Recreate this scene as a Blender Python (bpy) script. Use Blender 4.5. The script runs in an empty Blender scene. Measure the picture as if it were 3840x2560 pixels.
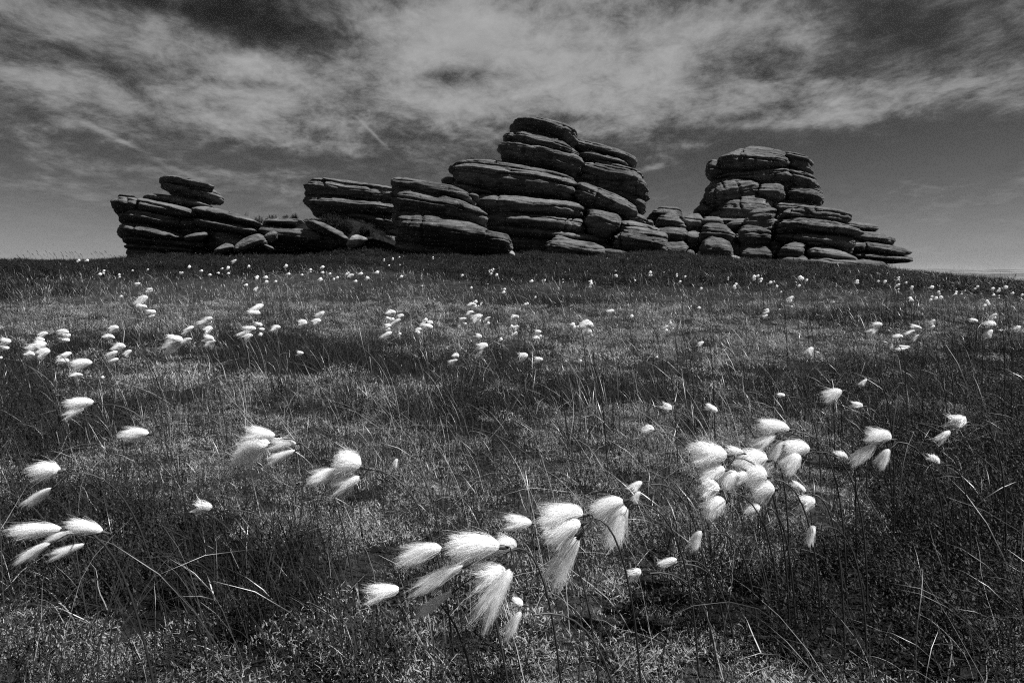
import bpy, math, random
import numpy as np
from mathutils import Vector, Matrix

R = math.radians
rng = np.random.default_rng(7)
random.seed(7)
sc = bpy.context.scene
COL = sc.collection

# ------------------------------------------------------------------ camera
FPX = 3840 * 20.0 / 36.0
HOR = 1025.0
TH = math.atan((1280 - HOR) / FPX)
CT, ST = math.cos(TH), math.sin(TH)
CAMZ = 0.64
cam = bpy.data.cameras.new('camera')
cam.lens = 20.0
cam.sensor_width = 36.0
cam.clip_start = 0.02
cam.clip_end = 60000
camo = bpy.data.objects.new('camera', cam)
COL.objects.link(camo)
camo.location = (0, 0, CAMZ)
camo.rotation_euler = (math.pi / 2 - TH, 0, 0)
sc.camera = camo

# ------------------------------------------------------------------ exposure and renderer
sc.view_settings.view_transform = 'Standard'
sc.view_settings.look = 'None'
sc.view_settings.gamma = 1.0
sc.view_settings.use_curve_mapping = False
sc.view_settings.exposure = 0.75
sc.cycles.use_denoising = False
sc.cycles.max_bounces = 9
sc.cycles.diffuse_bounces = 7
sc.cycles.transmission_bounces = 9
sc.cycles.volume_bounces = 0
sc.cycles.pixel_filter_type = 'BLACKMAN_HARRIS'
sc.cycles.filter_width = 1.15
sc.cycles.use_adaptive_sampling = True
sc.cycles.adaptive_threshold = 0.02

# ------------------------------------------------------------------ sun
SUN_EL, SUN_AZ = R(57), R(100)
sun = bpy.data.lights.new('sun', 'SUN')
sun.energy = 5.0
sun.angle = R(0.5)
sun.color = (1, 1, 1)
suno = bpy.data.objects.new('sun', sun)
COL.objects.link(suno)
sdir = Vector((math.sin(SUN_AZ) * math.cos(SUN_EL), math.cos(SUN_AZ) * math.cos(SUN_EL), math.sin(SUN_EL)))
suno.rotation_euler = sdir.to_track_quat('Z', 'Y').to_euler()
suno.location = (20, 10, 30)


# ------------------------------------------------------------------ node helper
class NT:
    def __init__(self, tree):
        self.t = tree
        tree.nodes.clear()

    def n(self, kind, **kw):
        x = self.t.nodes.new(kind)
        for k, v in kw.items():
            setattr(x, k, v)
        return x

    def put(self, sock, v):
        if hasattr(v, 'is_linked') or isinstance(v, bpy.types.NodeSocket):
            self.t.links.new(v, sock)
        else:
            sock.default_value = v

    def m(self, op, a, b=0.0, c=0.0, clamp=False):
        x = self.n('ShaderNodeMath', operation=op, use_clamp=clamp)
        self.put(x.inputs[0], a)
        self.put(x.inputs[1], b)
        self.put(x.inputs[2], c)
        return x.outputs[0]

    def step(self, v, lo, hi, a=0.0, b=1.0):
        x = self.n('ShaderNodeMapRange', interpolation_type='SMOOTHSTEP')
        self.put(x.inputs[0], v)
        for i, q in enumerate((lo, hi, a, b)):
            self.put(x.inputs[i + 1], q)
        return x.outputs[0]

    def noise(self, vec, scale, detail=4.0, rough=0.55, dist=0.0):
        x = self.n('ShaderNodeTexNoise')
        if vec is not None:
            self.put(x.inputs['Vector'], vec)
        self.put(x.inputs['Scale'], scale)
        self.put(x.inputs['Detail'], detail)
        self.put(x.inputs['Roughness'], rough)
        self.put(x.inputs['Distortion'], dist)
        return x.outputs[0]

    def map(self, vec, loc=(0, 0, 0), rot=(0, 0, 0), scale=(1, 1, 1)):
        x = self.n('ShaderNodeMapping')
        self.put(x.inputs[0], vec)
        x.inputs[1].default_value = loc
        x.inputs[2].default_value = rot
        x.inputs[3].default_value = scale
        return x.outputs[0]

    def gray(self, v):
        x = self.n('ShaderNodeCombineColor')
        for i in range(3):
            self.put(x.inputs[i], v)
        return x.outputs[0]


# ------------------------------------------------------------------ pixel geometry (photo is 3840 x 2560)
def ray(px, py):
    dx = (px - 1920) / FPX
    dy = (1280 - py) / FPX
    return dx, CT + dy * ST, -ST + dy * CT


def at(px, py, D):
    a, b, c = ray(px, py)
    t = D / b
    return np.array([a * t, D + 0 * t, CAMZ + c * t]) if np.isscalar(px) else np.stack([a * t, D + 0 * t, CAMZ + c * t], -1)


def project(x, y, z):
    zz = z - CAMZ
    f = y * CT - zz * ST
    u = y * ST + zz * CT
    f = np.where(f < 0.05, 0.05, f)
    return 1920 + FPX * x / f, 1280 - FPX * u / f


# ------------------------------------------------------------------ sky: a clear sky seen as through a red filter, with a broken cloud layer
def azel(px, py):
    a, b, c = ray(px, py)
    return math.atan2(a, b), math.atan2(c, math.hypot(a, b))


world = bpy.data.worlds.new('World')
sc.world = world
world.use_nodes = True
world.cycles.sampling_method = 'MANUAL'
world.cycles.sample_map_resolution = 512
w = NT(world.node_tree)
tc = w.n('ShaderNodeTexCoord').outputs['Generated']
sx = w.n('ShaderNodeSeparateXYZ')
w.put(sx.inputs[0], tc)
X, Y, Z = sx.outputs
sky = w.n('ShaderNodeTexSky', sky_type='NISHITA', sun_disc=False, sun_elevation=SUN_EL, sun_rotation=SUN_AZ,
          altitude=500, air_density=1.0, dust_density=0.2, ozone_density=1.0)
sep = w.n('ShaderNodeSeparateColor')
w.put(sep.inputs[0], sky.outputs[0])
skyr = sep.outputs[0]
az = w.m('ARCTAN2', X, Y)
el = w.m('ARCSINE', Z)


def blob(px, py, rx, ry, amp, tilt=0.0):
    """a bank or a gap of cloud at a bearing and height in the sky; rx, ry in photo pixels of a 2352 wide print"""
    k = 3840 / 2352
    a0, e0 = azel(px * k, py * k)
    ra, re = rx * k / FPX, ry * k / FPX
    da = w.m('SUBTRACT', az, a0)
    de = w.m('SUBTRACT', el, e0)
    c, s = math.cos(tilt), math.sin(tilt)
    p = w.m('ADD', w.m('MULTIPLY', da, c / ra), w.m('MULTIPLY', de, s / ra))
    q = w.m('ADD', w.m('MULTIPLY', da, -s / re), w.m('MULTIPLY', de, c / re))
    e = w.m('EXPONENT', w.m('MULTIPLY', w.m('ADD', w.m('MULTIPLY', p, p), w.m('MULTIPLY', q, q)), -1.0))
    return w.m('MULTIPLY', e, amp)


cover = None
for b in [(430, 150, 560, 60, 0.30, -0.06), (1150, 120, 360, 80, 0.24, 0), (1420, 222, 400, 70, 0.40, -0.10), (180, 205, 330, 50, 0.26, -0.1),
          (1060, 45, 150, 50, 0.26, 0), (1640, 80, 200, 60, 0.22, 0), (2120, 230, 260, 55, 0.16, 0), (1900, 275, 170, 14, 0.20, -0.05), (520, 235, 300, 40, 0.12, -0.1),
          (60, 105, 270, 42, -0.50, -0.12), (610, 62, 170, 42, -0.42, -0.2), (1065, 180, 105, 30, -0.45, 0), (560, 192, 90, 12, -0.25, 0), (360, 12, 100, 16, -0.2, 0),
          (2290, 90, 230, 110, -0.20, 0), (1770, 245, 60, 20, -0.28, 0), (450, 315, 420, 50, -0.20, 0), (1290, 275, 160, 16, -0.22, 0), (1720, 135, 70, 25, -0.06, 0),
          (1900, 340, 520, 55, -0.30, 0), (790, 215, 110, 36, -0.26, 0.1), (300, 335, 90, 6, 0.22, -0.45), (862, 312, 45, 3.5, 0.22, -0.75),
          (720, 330, 260, 22, 0.14, -0.1), (1560, 425, 500, 50, -0.2, 0), (1495, 386, 40, 7, 0.3, 0.15), (1600, 334, 40, 7, 0.3, 0), (200, 380, 300, 12, 0.10, 0)]:
    g = blob(*b)
    cover = g if cover is None else w.m('ADD', cover, g)
den = w.m('ADD', w.m('MAXIMUM', Z, 0.0), 0.20)
cx = w.n('ShaderNodeCombineXYZ')
w.put(cx.inputs[0], w.m('DIVIDE', X, den))
w.put(cx.inputs[1], w.m('DIVIDE', Y, den))
w.put(cx.inputs[2], 3.7)
cp = cx.outputs[0]
n1 = w.noise(w.map(cp, rot=(0, 0, 0.25), scale=(1.25, 1.0, 1)), 2.2, 10.0, 0.66, 0.3)
n2 = w.noise(w.map(cp, loc=(9, 4, 2), rot=(0, 0, 0.3), scale=(1.1, 1.0, 1)), 8.5, 7.0, 0.70, 0.3)
val = w.m('ADD', w.m('ADD', w.m('MULTIPLY', n1, 1.5), w.m('MULTIPLY', n2, 0.5)), w.m('ADD', cover, -0.12))
low = w.step(el, 0.05, 0.20, 0.25, 1.0)
mask = w.m('MULTIPLY', w.step(val, 0.48, 1.08), low)
thick = w.step(val, 0.72, 1.42)
cloud = w.m('ADD', w.m('MULTIPLY', w.m('SUBTRACT', n2, 0.5), 2.4), w.m('ADD', 1.0, w.m('MULTIPLY', thick, 2.7)))
mix = w.n('ShaderNodeMix', data_type='FLOAT')
w.put(mix.inputs[0], mask)
clear = w.m('MULTIPLY', w.m('POWER', skyr, 2.4), 0.075)
w.put(mix.inputs[2], w.m('DIVIDE', clear, w.m('ADD', 1.0, w.m('MULTIPLY', clear, 0.22))))
w.put(mix.inputs[3], w.m('MAXIMUM', cloud, 0.25))
bg = w.n('ShaderNodeBackground')
w.put(bg.inputs[0], w.gray(mix.outputs[0]))
bg.inputs[1].default_value = 0.057
wo = w.n('ShaderNodeOutputWorld')
w.t.links.new(bg.outputs[0], wo.inputs[0])


# ------------------------------------------------------------------ noise and terrain
PERM = np.random.default_rng(3).permutation(256).astype(np.int64)
PERM = np.concatenate([PERM, PERM, PERM])
GRAD = np.random.default_rng(5).normal(size=(256, 3))
GRAD /= np.linalg.norm(GRAD, axis=1)[:, None]


def N3(x, y, z):
    x, y, z = np.broadcast_arrays(np.asarray(x, float), np.asarray(y, float), np.asarray(z, float))
    xi, yi, zi = np.floor(x), np.floor(y), np.floor(z)
    xf, yf, zf = x - xi, y - yi, z - zi
    xi, yi, zi = xi.astype(np.int64) & 255, yi.astype(np.int64) & 255, zi.astype(np.int64) & 255
    u, v, t = (q * q * q * (q * (q * 6 - 15) + 10) for q in (xf, yf, zf))
    out = 0.0
    for i in (0, 1):
        for j in (0, 1):
            for k in (0, 1):
                h = PERM[PERM[PERM[(xi + i) & 255] + ((yi + j) & 255)] + ((zi + k) & 255)]
                g = GRAD[h]
                d = g[..., 0] * (xf - i) + g[..., 1] * (yf - j) + g[..., 2] * (zf - k)
                out = out + d * (u if i else 1 - u) * (v if j else 1 - v) * (t if k else 1 - t)
    return out * 1.6


def fbm(x, y, z, o=4):
    s, a = 0.0, 1.0
    for i in range(o):
        s = s + a * N3(x * 2 ** i + 7.3 * i, y * 2 ** i, z * 2 ** i)
        a *= 0.5
    return s


def sst(x, a, b):
    t = np.clip((x - a) / (b - a), 0, 1)
    return t * t * (3 - 2 * t)


def terrain(x, y):
    x = np.asarray(x, float)
    y = np.asarray(y, float)
    r = np.hypot(x, y)
    yc = 19.5 + 8.0 * sst(x, -11, -5)
    z = 0.061 * np.clip(y, -60, 60)
    over = np.clip(y - yc, 0, None)
    z = z - np.where(over < 6, 0.02 * over ** 2, 0.72 + 0.24 * (over - 6))
    z = z - 0.075 * np.where(x > 5, (x - 5) ** 2 / (np.abs(x - 5) + 1.5), 0) * sst(y, 2, 9)
    z = z - 0.26 * sst(x, 10.5, 16.5) * sst(y, 8, 15)
    z = z - 0.16 * sst(-x, 8.5, 12) * sst(y, 9, 17)
    # the heathery bank between the slab pile and the shelf rock, and its spur
    z = z + 1.75 * np.exp(-((x + 9.6) / 3.6) ** 2 - ((y - 25.4) / 2.2) ** 2)
    z = z + 0.95 * np.exp(-((x + 6.3) / 1.4) ** 2 - ((y - 23.3) / 1.4) ** 2)
    z = z + 0.30 * np.exp(-((x + 5.0) / 1.6) ** 2 - ((y - 20.2) / 1.2) ** 2)
    z = z + 0.22 * np.exp(-((x + 11.3) / 1.5) ** 2 - ((y - 19.0) / 1.0) ** 2)
    near = 1 - sst(r, 25, 60)
    z = z + near * (0.045 * N3(x * 0.9, y * 0.9, 1.5) + 0.018 * N3(x * 2.9, y * 2.9, 4.5)) + 0.09 * near * sst(r, 4, 12) * N3(x * 0.28, y * 0.28, 8.8)
    # far country: a valley, then low moorland ridges
    th = np.arctan2(x, y)
    ridge = 60 * np.exp(-((r - 3600) / 700) ** 2) * (0.75 + 0.5 * np.sin(th * 2.3 - 0.5)) + 132 * np.exp(-((r - 8200) / 1600) ** 2) * (0.92 + 0.25 * np.sin(th * 3.1 + 0.9))
    far = -75 + ridge + 9 * N3(x / 900, y / 900, 3.3)
    k = sst(r, 45, 700)
    return z * (1 - k) + far * k


# ------------------------------------------------------------------ patches of heather and of open moss, as the place shows them
BLOBS = [  # photo px of a 2352 wide print: cx, cy, rx, ry, weight (+ heather, - moss and litter)
    (1150, 1170, 520, 170, -1.15), (120, 1500, 260, 80, -0.9), (650, 880, 380, 45, -0.6), (250, 720, 330, 40, -0.9), (620, 665, 260, 22, -0.6),
    (1750, 795, 380, 42, -0.9), (1740, 1080, 260, 110, -0.9), (2180, 930, 230, 45, -0.6), (1180, 1480, 320, 80, -0.25), (1900, 690, 500, 25, -0.5),
    (1050, 740, 320, 40, -0.5), (560, 1060, 230, 60, -0.4), (1500, 960, 200, 30, -0.3),
    (430, 1330, 360, 110, 0.9), (2120, 1330, 330, 260, 1.0), (70, 960, 190, 90, 0.8), (830, 840, 480, 42, 0.7), (1060, 945, 120, 60, 0.9),
    (1960, 900, 170, 60, 0.6), (60, 690, 180, 30, 0.6), (2250, 860, 200, 40, 0.5), (1350, 900, 260, 30, 0.45), (1700, 1400, 260, 100, 0.5),
    (2330, 1050, 200, 120, 0.7), (200, 1180, 200, 60, 0.4), (700, 1500, 200, 60, 0.3), (1270, 700, 160, 15, 0.4),
]


def heath(x, y):
    """> 0 heather, < 0 open moss and litter"""
    z = terrain(x, y)
    px, py = project(x, y, z)
    px, py = px * 2352 / 3840, py * 2352 / 3840
    v = 0.55 * fbm(x * 0.8, y * 0.8, 2.2, 3)
    for cx_, cy_, rx_, ry_, a in BLOBS:
        v = v + 1.3 * a * np.exp(-((px - cx_) / rx_) ** 2 - ((py - cy_) / ry_) ** 2)
    yb = 652 + 10 * N3(x * 0.5, 0.3, 7.7) + np.clip((px - 1700) / 650, 0, 1) * 22 - 30 * np.exp(-((px - 650) / 500) ** 2)
    return v + 1.6 * sst(yb - py, -6, 8)


# ------------------------------------------------------------------ materials
def material(name):
    m = bpy.data.materials.new(name)
    m.use_nodes = True
    return m, NT(m.node_tree)


def principled(t, color, rough=0.9, spec=0.2, normal=None):
    b = t.n('ShaderNodeBsdfPrincipled')
    t.put(b.inputs['Base Color'], color)
    t.put(b.inputs['Roughness'], rough)
    t.put(b.inputs['Specular IOR Level'], spec)
    if normal is not None:
        t.put(b.inputs['Normal'], normal)
    o = t.n('ShaderNodeOutputMaterial')
    t.t.links.new(b.outputs[0], o.inputs[0])
    return b


def make_rock(name, lo, hi, pale):
    m, t = material(name)
    pos = t.n('ShaderNodeNewGeometry').outputs['Position']
    bed = t.map(pos, rot=(0, R(9), 0), scale=(0.30, 0.30, 4.2))
    fine = t.map(pos, rot=(0, R(9), 0), scale=(0.45, 0.45, 3.6))
    a = t.noise(bed, 1.6, 6, 0.62, 0.5)
    b = t.noise(fine, 4.5, 6, 0.65, 0.6)
    c = t.noise(pos, 22.0, 5, 0.7)
    d = t.noise(pos, 0.7, 4, 0.6)
    mixv = t.m('ADD', t.m('ADD', t.m('MULTIPLY', a, 0.55), t.m('MULTIPLY', b, 0.35)), t.m('MULTIPLY', d, 0.45))
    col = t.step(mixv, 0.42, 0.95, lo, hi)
    lich = t.m('MULTIPLY', t.step(t.noise(pos, 4.0, 6, 0.75, 0.8), 0.55, 0.68), pale)
    stain = t.step(t.noise(t.map(pos, scale=(1.6, 1.6, 0.22)), 1.7, 4, 0.6), 0.52, 0.68, 1.0, 0.45)
    col = t.m('MULTIPLY', col, stain)
    patch = t.step(t.noise(pos, 0.45, 3, 0.55), 0.35, 0.65, 0.3, 1.0)
    lich = t.m('MULTIPLY', lich, patch)
    speck = t.m('MULTIPLY', t.m('SUBTRACT', c, 0.5), 0.10)
    col = t.m('MAXIMUM', t.m('ADD', t.m('ADD', col, lich), t.m('MULTIPLY', speck, hi * 4)), 0.02)
    h = t.m('ADD', t.m('MULTIPLY', a, 0.35), t.m('ADD', t.m('MULTIPLY', b, 0.5), t.m('MULTIPLY', c, 0.16)))
    bp = t.n('ShaderNodeBump')
    bp.inputs['Strength'].default_value = 0.9
    bp.inputs['Distance'].default_value = 0.26
    t.put(bp.inputs['Height'], h)
    principled(t, t.gray(col), 0.92, 0.15, bp.outputs[0])
    return m


M = {}
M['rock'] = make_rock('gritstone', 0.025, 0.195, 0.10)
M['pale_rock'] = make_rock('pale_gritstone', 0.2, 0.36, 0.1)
m, t = material('moor_ground')
pos = t.n('ShaderNodeNewGeometry').outputs['Position']
att = t.n('ShaderNodeAttribute', attribute_name='open')
o_ = att.outputs['Fac']
f1 = t.noise(pos, 60.0, 5, 0.7)
f2 = t.noise(pos, 9.0, 5, 0.65)
f3 = t.noise(pos, 1.3, 4, 0.6)
v = t.m('MULTIPLY', t.step(t.m('ADD', t.m('MULTIPLY', f1, 0.7), t.m('MULTIPLY', f2, 0.5)), 0.48, 0.90, 0.006, 0.11), t.m('ADD', 0.6, f3))
col = t.m('ADD', 0.008, t.m('MULTIPLY', v, t.m('ADD', 0.08, t.m('MULTIPLY', o_, 0.92))))
far = t.n('ShaderNodeAttribute', attribute_name='far').outputs['Fac']
mx = t.n('ShaderNodeMix', data_type='FLOAT')
t.put(mx.inputs[0], far)
t.put(mx.inputs[2], col)
t.put(mx.inputs[3], t.step(t.noise(pos, 0.004, 5, 0.6), 0.35, 0.7, 0.05, 0.17))
bp = t.n('ShaderNodeBump')
bp.inputs['Strength'].default_value = 1.0
bp.inputs['Distance'].default_value = 0.03
t.put(bp.inputs['Height'], t.m('ADD', f1, t.m('MULTIPLY', f2, 1.2)))
principled(t, t.gray(mx.outputs[0]), 0.95, 0.1, bp.outputs[0])
M['ground'] = m


def leafy(name, lo, hi, trans, rough=0.5, spec=0.4, scale=30.0):
    m, t = material(name)
    rnd = t.n('ShaderNodeObjectInfo').outputs['Random']
    pos = t.n('ShaderNodeTexCoord').outputs['Object']
    nv = t.noise(pos, scale, 2, 0.5)
    k = t.m('ADD', t.m('MULTIPLY', nv, 0.9), t.m('SUBTRACT', t.m('MULTIPLY', rnd, 0.6), 0.25), clamp=True)
    col = t.gray(t.m('ADD', lo, t.m('MULTIPLY', k, hi - lo)))
    b = t.n('ShaderNodeBsdfPrincipled')
    t.put(b.inputs['Base Color'], col)
    b.inputs['Roughness'].default_value = rough
    b.inputs['Specular IOR Level'].default_value = spec
    tr = t.n('ShaderNodeBsdfTranslucent')
    t.put(tr.inputs[0], col)
    ms = t.n('ShaderNodeMixShader')
    ms.inputs[0].default_value = trans
    t.t.links.new(b.outputs[0], ms.inputs[1])
    t.t.links.new(tr.outputs[0], ms.inputs[2])
    o = t.n('ShaderNodeOutputMaterial')
    t.t.links.new(ms.outputs[0], o.inputs[0])
    return m


M['sedge'] = leafy('sedge_blade', 0.006, 0.050, 0.12, 0.34, 0.42, 9.0)
M['straw'] = leafy('bleached_straw', 0.05, 0.42, 0.2, 0.5, 0.3, 14.0)
M['moss'] = leafy('bog_moss', 0.008, 0.46, 0.2, 0.7, 0.2, 60.0)
M['heather'] = leafy('heather_leaf', 0.004, 0.032, 0.1, 0.6, 0.2, 25.0)
M['stem'] = leafy('flower_stem', 0.015, 0.05, 0.0, 0.45, 0.4, 20.0)
M['bract'] = leafy('dark_bract', 0.02, 0.06, 0.0, 0.5, 0.3, 20.0)
M['twig'] = leafy('bleached_twig', 0.3, 0.6, 0.0, 0.7, 0.2, 20.0)
M['feather'] = leafy('dark_feather', 0.02, 0.04, 0.0, 0.6, 0.2, 20.0)
m, t = material('cotton_hair')
d = t.n('ShaderNodeBsdfDiffuse')
d.inputs[0].default_value = (0.985, 0.985, 0.985, 1)
tr = t.n('ShaderNodeBsdfTranslucent')
tr.inputs[0].default_value = (0.985, 0.985, 0.985, 1)
ms = t.n('ShaderNodeMixShader')
ms.inputs[0].default_value = 0.56
t.t.links.new(d.outputs[0], ms.inputs[1])
t.t.links.new(tr.outputs[0], ms.inputs[2])
o = t.n('ShaderNodeOutputMaterial')
t.t.links.new(ms.outputs[0], o.inputs[0])
M['cotton'] = m


# ------------------------------------------------------------------ object helpers
def mesh_np(name, V, Fq, mat, smooth=True):
    """V (n,3); Fq list of arrays of faces with the same corner count"""
    me = bpy.data.meshes.new(name)
    V = np.asarray(V, np.float32)
    me.vertices.add(len(V))
    me.vertices.foreach_set('co', V.ravel())
    loops, starts, totals, s = [], [], [], 0
    for f in Fq:
        f = np.asarray(f, np.int32)
        if f.size == 0:
            continue
        n, k = f.shape
        loops.append(f.ravel())
        starts.append(s + np.arange(n) * k)
        totals.append(np.full(n, k))
        s += n * k
    loops = np.concatenate(loops)
    starts = np.concatenate(starts).astype(np.int32)
    me.loops.add(len(loops))
    me.loops.foreach_set('vertex_index', loops)
    me.polygons.add(len(starts))
    me.polygons.foreach_set('loop_start', starts)
    if smooth:
        me.polygons.foreach_set('use_smooth', np.ones(len(starts), bool))
    me.update(calc_edges=True)
    me.materials.append(mat)
    return me


def link(name, data, parent=None, loc=None):
    o = bpy.data.objects.new(name, data)
    COL.objects.link(o)
    if loc is not None:
        o.location = loc
    if parent is not None:
        o.parent = parent
    return o


def tag(o, label=None, cat=None, group=None, kind=None):
    for k, v in (('label', label), ('category', cat), ('group', group), ('kind', kind)):
        if v:
            o[k] = v
    return o


# ------------------------------------------------------------------ the moor: one sheet from the camera's feet to the horizon
front = np.linspace(-R(58), R(58), 430)
rest = np.linspace(R(58), 2 * math.pi - R(58), 62)[1:-1]
ang = np.concatenate([front, rest])
rad = 0.22 * 1.0255 ** np.arange(0, 462)
rad = rad[rad < 16000]
RR, AA = np.meshgrid(rad, ang, indexing='ij')
GX, GY = RR * np.sin(AA), RR * np.cos(AA)
GZ = terrain(GX, GY)
V = np.stack([GX, GY, GZ], -1).reshape(-1, 3)
nr, na = RR.shape
i, j = np.meshgrid(np.arange(nr - 1), np.arange(na), indexing='ij')
j2 = (j + 1) % na
Fq = np.stack([i * na + j, i * na + j2, (i + 1) * na + j2, (i + 1) * na + j], -1).reshape(-1, 4)[:, ::-1]
V = np.vstack([V, [[0, 0, float(terrain(0, 0))]]])
jj = np.arange(na)
cap = np.stack([np.full(na, nr * na), jj, (jj + 1) % na], -1)[:, ::-1]
me = mesh_np('moorland_ground', V, [Fq, cap], M['ground'])
op = np.clip(0.42 - heath(V[:, 0], V[:, 1]) * 1.3, 0, 1)
a_ = me.attributes.new('open', 'FLOAT', 'POINT')
a_.data.foreach_set('value', op.astype(np.float32))
a_ = me.attributes.new('far', 'FLOAT', 'POINT')
a_.data.foreach_set('value', sst(np.hypot(V[:, 0], V[:, 1]), 60, 400).astype(np.float32))
tag(link('moorland_ground', me), kind='structure')
# ------------------------------------------------------------------ gritstone outcrops
CROP = {'A': (380, 600, 1160 / 2352), 'B': (1440, 400, 1120 / 2352), 'C': (2380, 500, 1120 / 2352)}


def chaikin(p, n=2):
    for _ in range(n):
        q = np.roll(p, -1, 0)
        p = np.stack([0.75 * p + 0.25 * q, 0.25 * p + 0.75 * q], 1).reshape(-1, 2)
    return p


def boulder_mesh(crop, pts, D, B, tilt, seed, groove=1.0, over=0.3, sq=3.7, mat=None, top=0.52, cap=0.5, grow=1.0):
    """A rounded, bedded gritstone block with real depth: plan sections stacked square to the bedding, weathered into ledges."""
    ox, oy, k = CROP[crop]
    p = np.array(pts, float) * k + (ox, oy)
    p = chaikin(p, 1)
    p = np.stack([p * (1 - f_) + np.roll(p, -1, 0) * f_ for f_ in (0, 0.34, 0.67)], 1).reshape(-1, 2)
    p = p + 5.5 * min(1.0, np.ptp(p[:, 1]) / 70) * np.stack([N3(p[:, 0] * 0.03, p[:, 1] * 0.03, seed * 1.3), N3(p[:, 0] * 0.03, p[:, 1] * 0.03, seed * 1.3 + 50)], -1)
    ca, sa = math.cos(R(tilt)), math.sin(R(tilt))
    u = p[:, 0] * ca + p[:, 1] * sa
    v = -p[:, 0] * sa + p[:, 1] * ca
    uc_, vc_ = (u.min() + u.max()) / 2, (v.min() + v.max()) / 2
    u = uc_ + (u - uc_) * grow * (1 + min(0.05, 7.0 / np.ptp(u) * 2))
    v = vc_ + (v - vc_) * grow * (1 + min(0.16, 5.0 / np.ptp(v) * 2))
    v0, v1, W = v.min(), v.max(), u.max() - u.min()
    H = v1 - v0
    m_px = D / FPX
    nv = int(np.clip(H * 0.6, 18, 96))
    nu = int(np.clip(W * 0.62, 44, 190))
    tt = 0.5 - 0.5 * np.cos(np.linspace(0.03, 0.97, nv) * math.pi)
    tt = 0.55 * tt + 0.45 * np.linspace(0.004, 0.996, nv)
    lv = v0 + tt * H
    u2, v2 = np.roll(u, -1), np.roll(v, -1)
    L, Rr = np.empty(nv), np.empty(nv)
    for i, q in enumerate(lv):
        hit = (v <= q) != (v2 <= q)
        x = u[hit] + (q - v[hit]) / (v2[hit] - v[hit]) * (u2[hit] - u[hit])
        L[i], Rr[i] = x.min(), x.max()
    ker = np.array([0.25, 0.5, 0.25])
    for arr in (L, Rr):
        arr[1:-1] = np.convolve(arr, ker, 'valid')
    uc, a = (L + Rr) / 2, (Rr - L) / 2
    hgt = 1 - tt                                   # 1 at the top
    rise = np.clip((hgt - top) / (1 - top), 0, 1)
    brk = min(top, 0.46)
    pf = np.where(hgt > top, (1 - cap * rise ** 1.9) * np.sqrt(np.clip(1 - np.clip((rise - 0.72) / 0.28, 0, 1) ** 2 * 0.6, 0, 1)), 1 - min(0.8, over + 0.18) * np.clip((brk - hgt) / brk, 0, 1))
    pf = pf * (a / a.max()) ** 0.25
    pb = (a / a.max()) ** 0.35 * (1 - 0.4 * rise ** 3)
    ph = np.linspace(0, 2 * math.pi, nu, endpoint=False)
    ph = ph + 0.25 * np.sin(2 * ph) * 0
    c, s = np.cos(ph), np.sin(ph)
    cu = np.sign(c) * np.abs(c) ** (2 / sq)
    su = np.sign(s) * np.abs(s) ** (2 / sq)
    U = uc[:, None] + a[:, None] * cu[None]
    Yo = np.where(su[None] < 0, pf[:, None], pb[:, None]) * B * su[None]
    Vv = np.repeat(lv[:, None], nu, 1)
    um, vm = U * m_px + seed * 3.1, Vv * m_px + seed * 1.7
    h_m = H * m_px
    wv = vm + 0.10 * N3(um * 0.55, Yo * 0.55, vm * 0.9 + seed) + 0.02 * N3(um * 3, Yo * 3, vm * 3)
    g2 = N3(um * 0.35 + 9, Yo * 0.4, wv * 6.5)
    g3 = N3(um * 0.8 + 5, Yo * 0.8, wv * 15.0)
    # beds: each stands a little proud or back of its neighbours, rounded, with a dark joint between
    bq = np.random.default_rng(int(seed) + 300).uniform(1.7, 3.6)
    bw = wv * bq + 0.55 * N3(um * 0.10, Yo * 0.12, wv * 0.9 + 40) + seed * 0.37
    bid, bf = np.floor(bw), bw - np.floor(bw)
    tv = np.random.default_rng(int(seed) + 900).uniform(-1, 1, 512)
    proud = tv[(bid.astype(int)) % 512] + 0.5 * N3(um * 0.3, bid * 3.7, Yo * 0.3)
    joint = np.abs(2 * bf - 1)
    fw = wv * 7.1 + 0.8 * N3(um * 0.2, Yo * 0.2, wv * 2.0 + 11)
    fj = np.abs(2 * (fw - np.floor(fw)) - 1)
    fade = np.clip(0.55 + 1.2 * N3(um * 0.5, Yo * 0.5, bid * 2.3 + 7), 0, 1)
    beds = 0.085 * proud * (1 - joint ** 6) - 0.15 * joint ** 5 * fade - 0.045 * fj ** 4 * (1 - 0.5 * fade)
    lump = fbm(um * 0.85, Yo * 0.85, vm * 0.85, 4)
    lump = lump + 0.45 * np.clip(fbm(um * 1.9 + 40, Yo * 1.9, vm * 2.6, 3), -0.3, 0.12) - 0.1
    pit = N3(um * 5.0, Yo * 5.0, vm * 6.5)
    sz = min(1.0, 0.35 + h_m / 1.6)
    disp = 0.05 * sz + groove * sz * (beds + 0.05 * g2 + 0.025 * g3) + 0.12 * sz * lump - 0.05 * sz * np.abs(N3(um * 0.7 + 3, Yo * 0.7, vm * 0.7)) + 0.02 * pit - 0.20 * sz * np.clip(N3(um * 1.1 + 17, Yo * 1.1, vm * 1.5) - 0.30, 0, 1)
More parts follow.
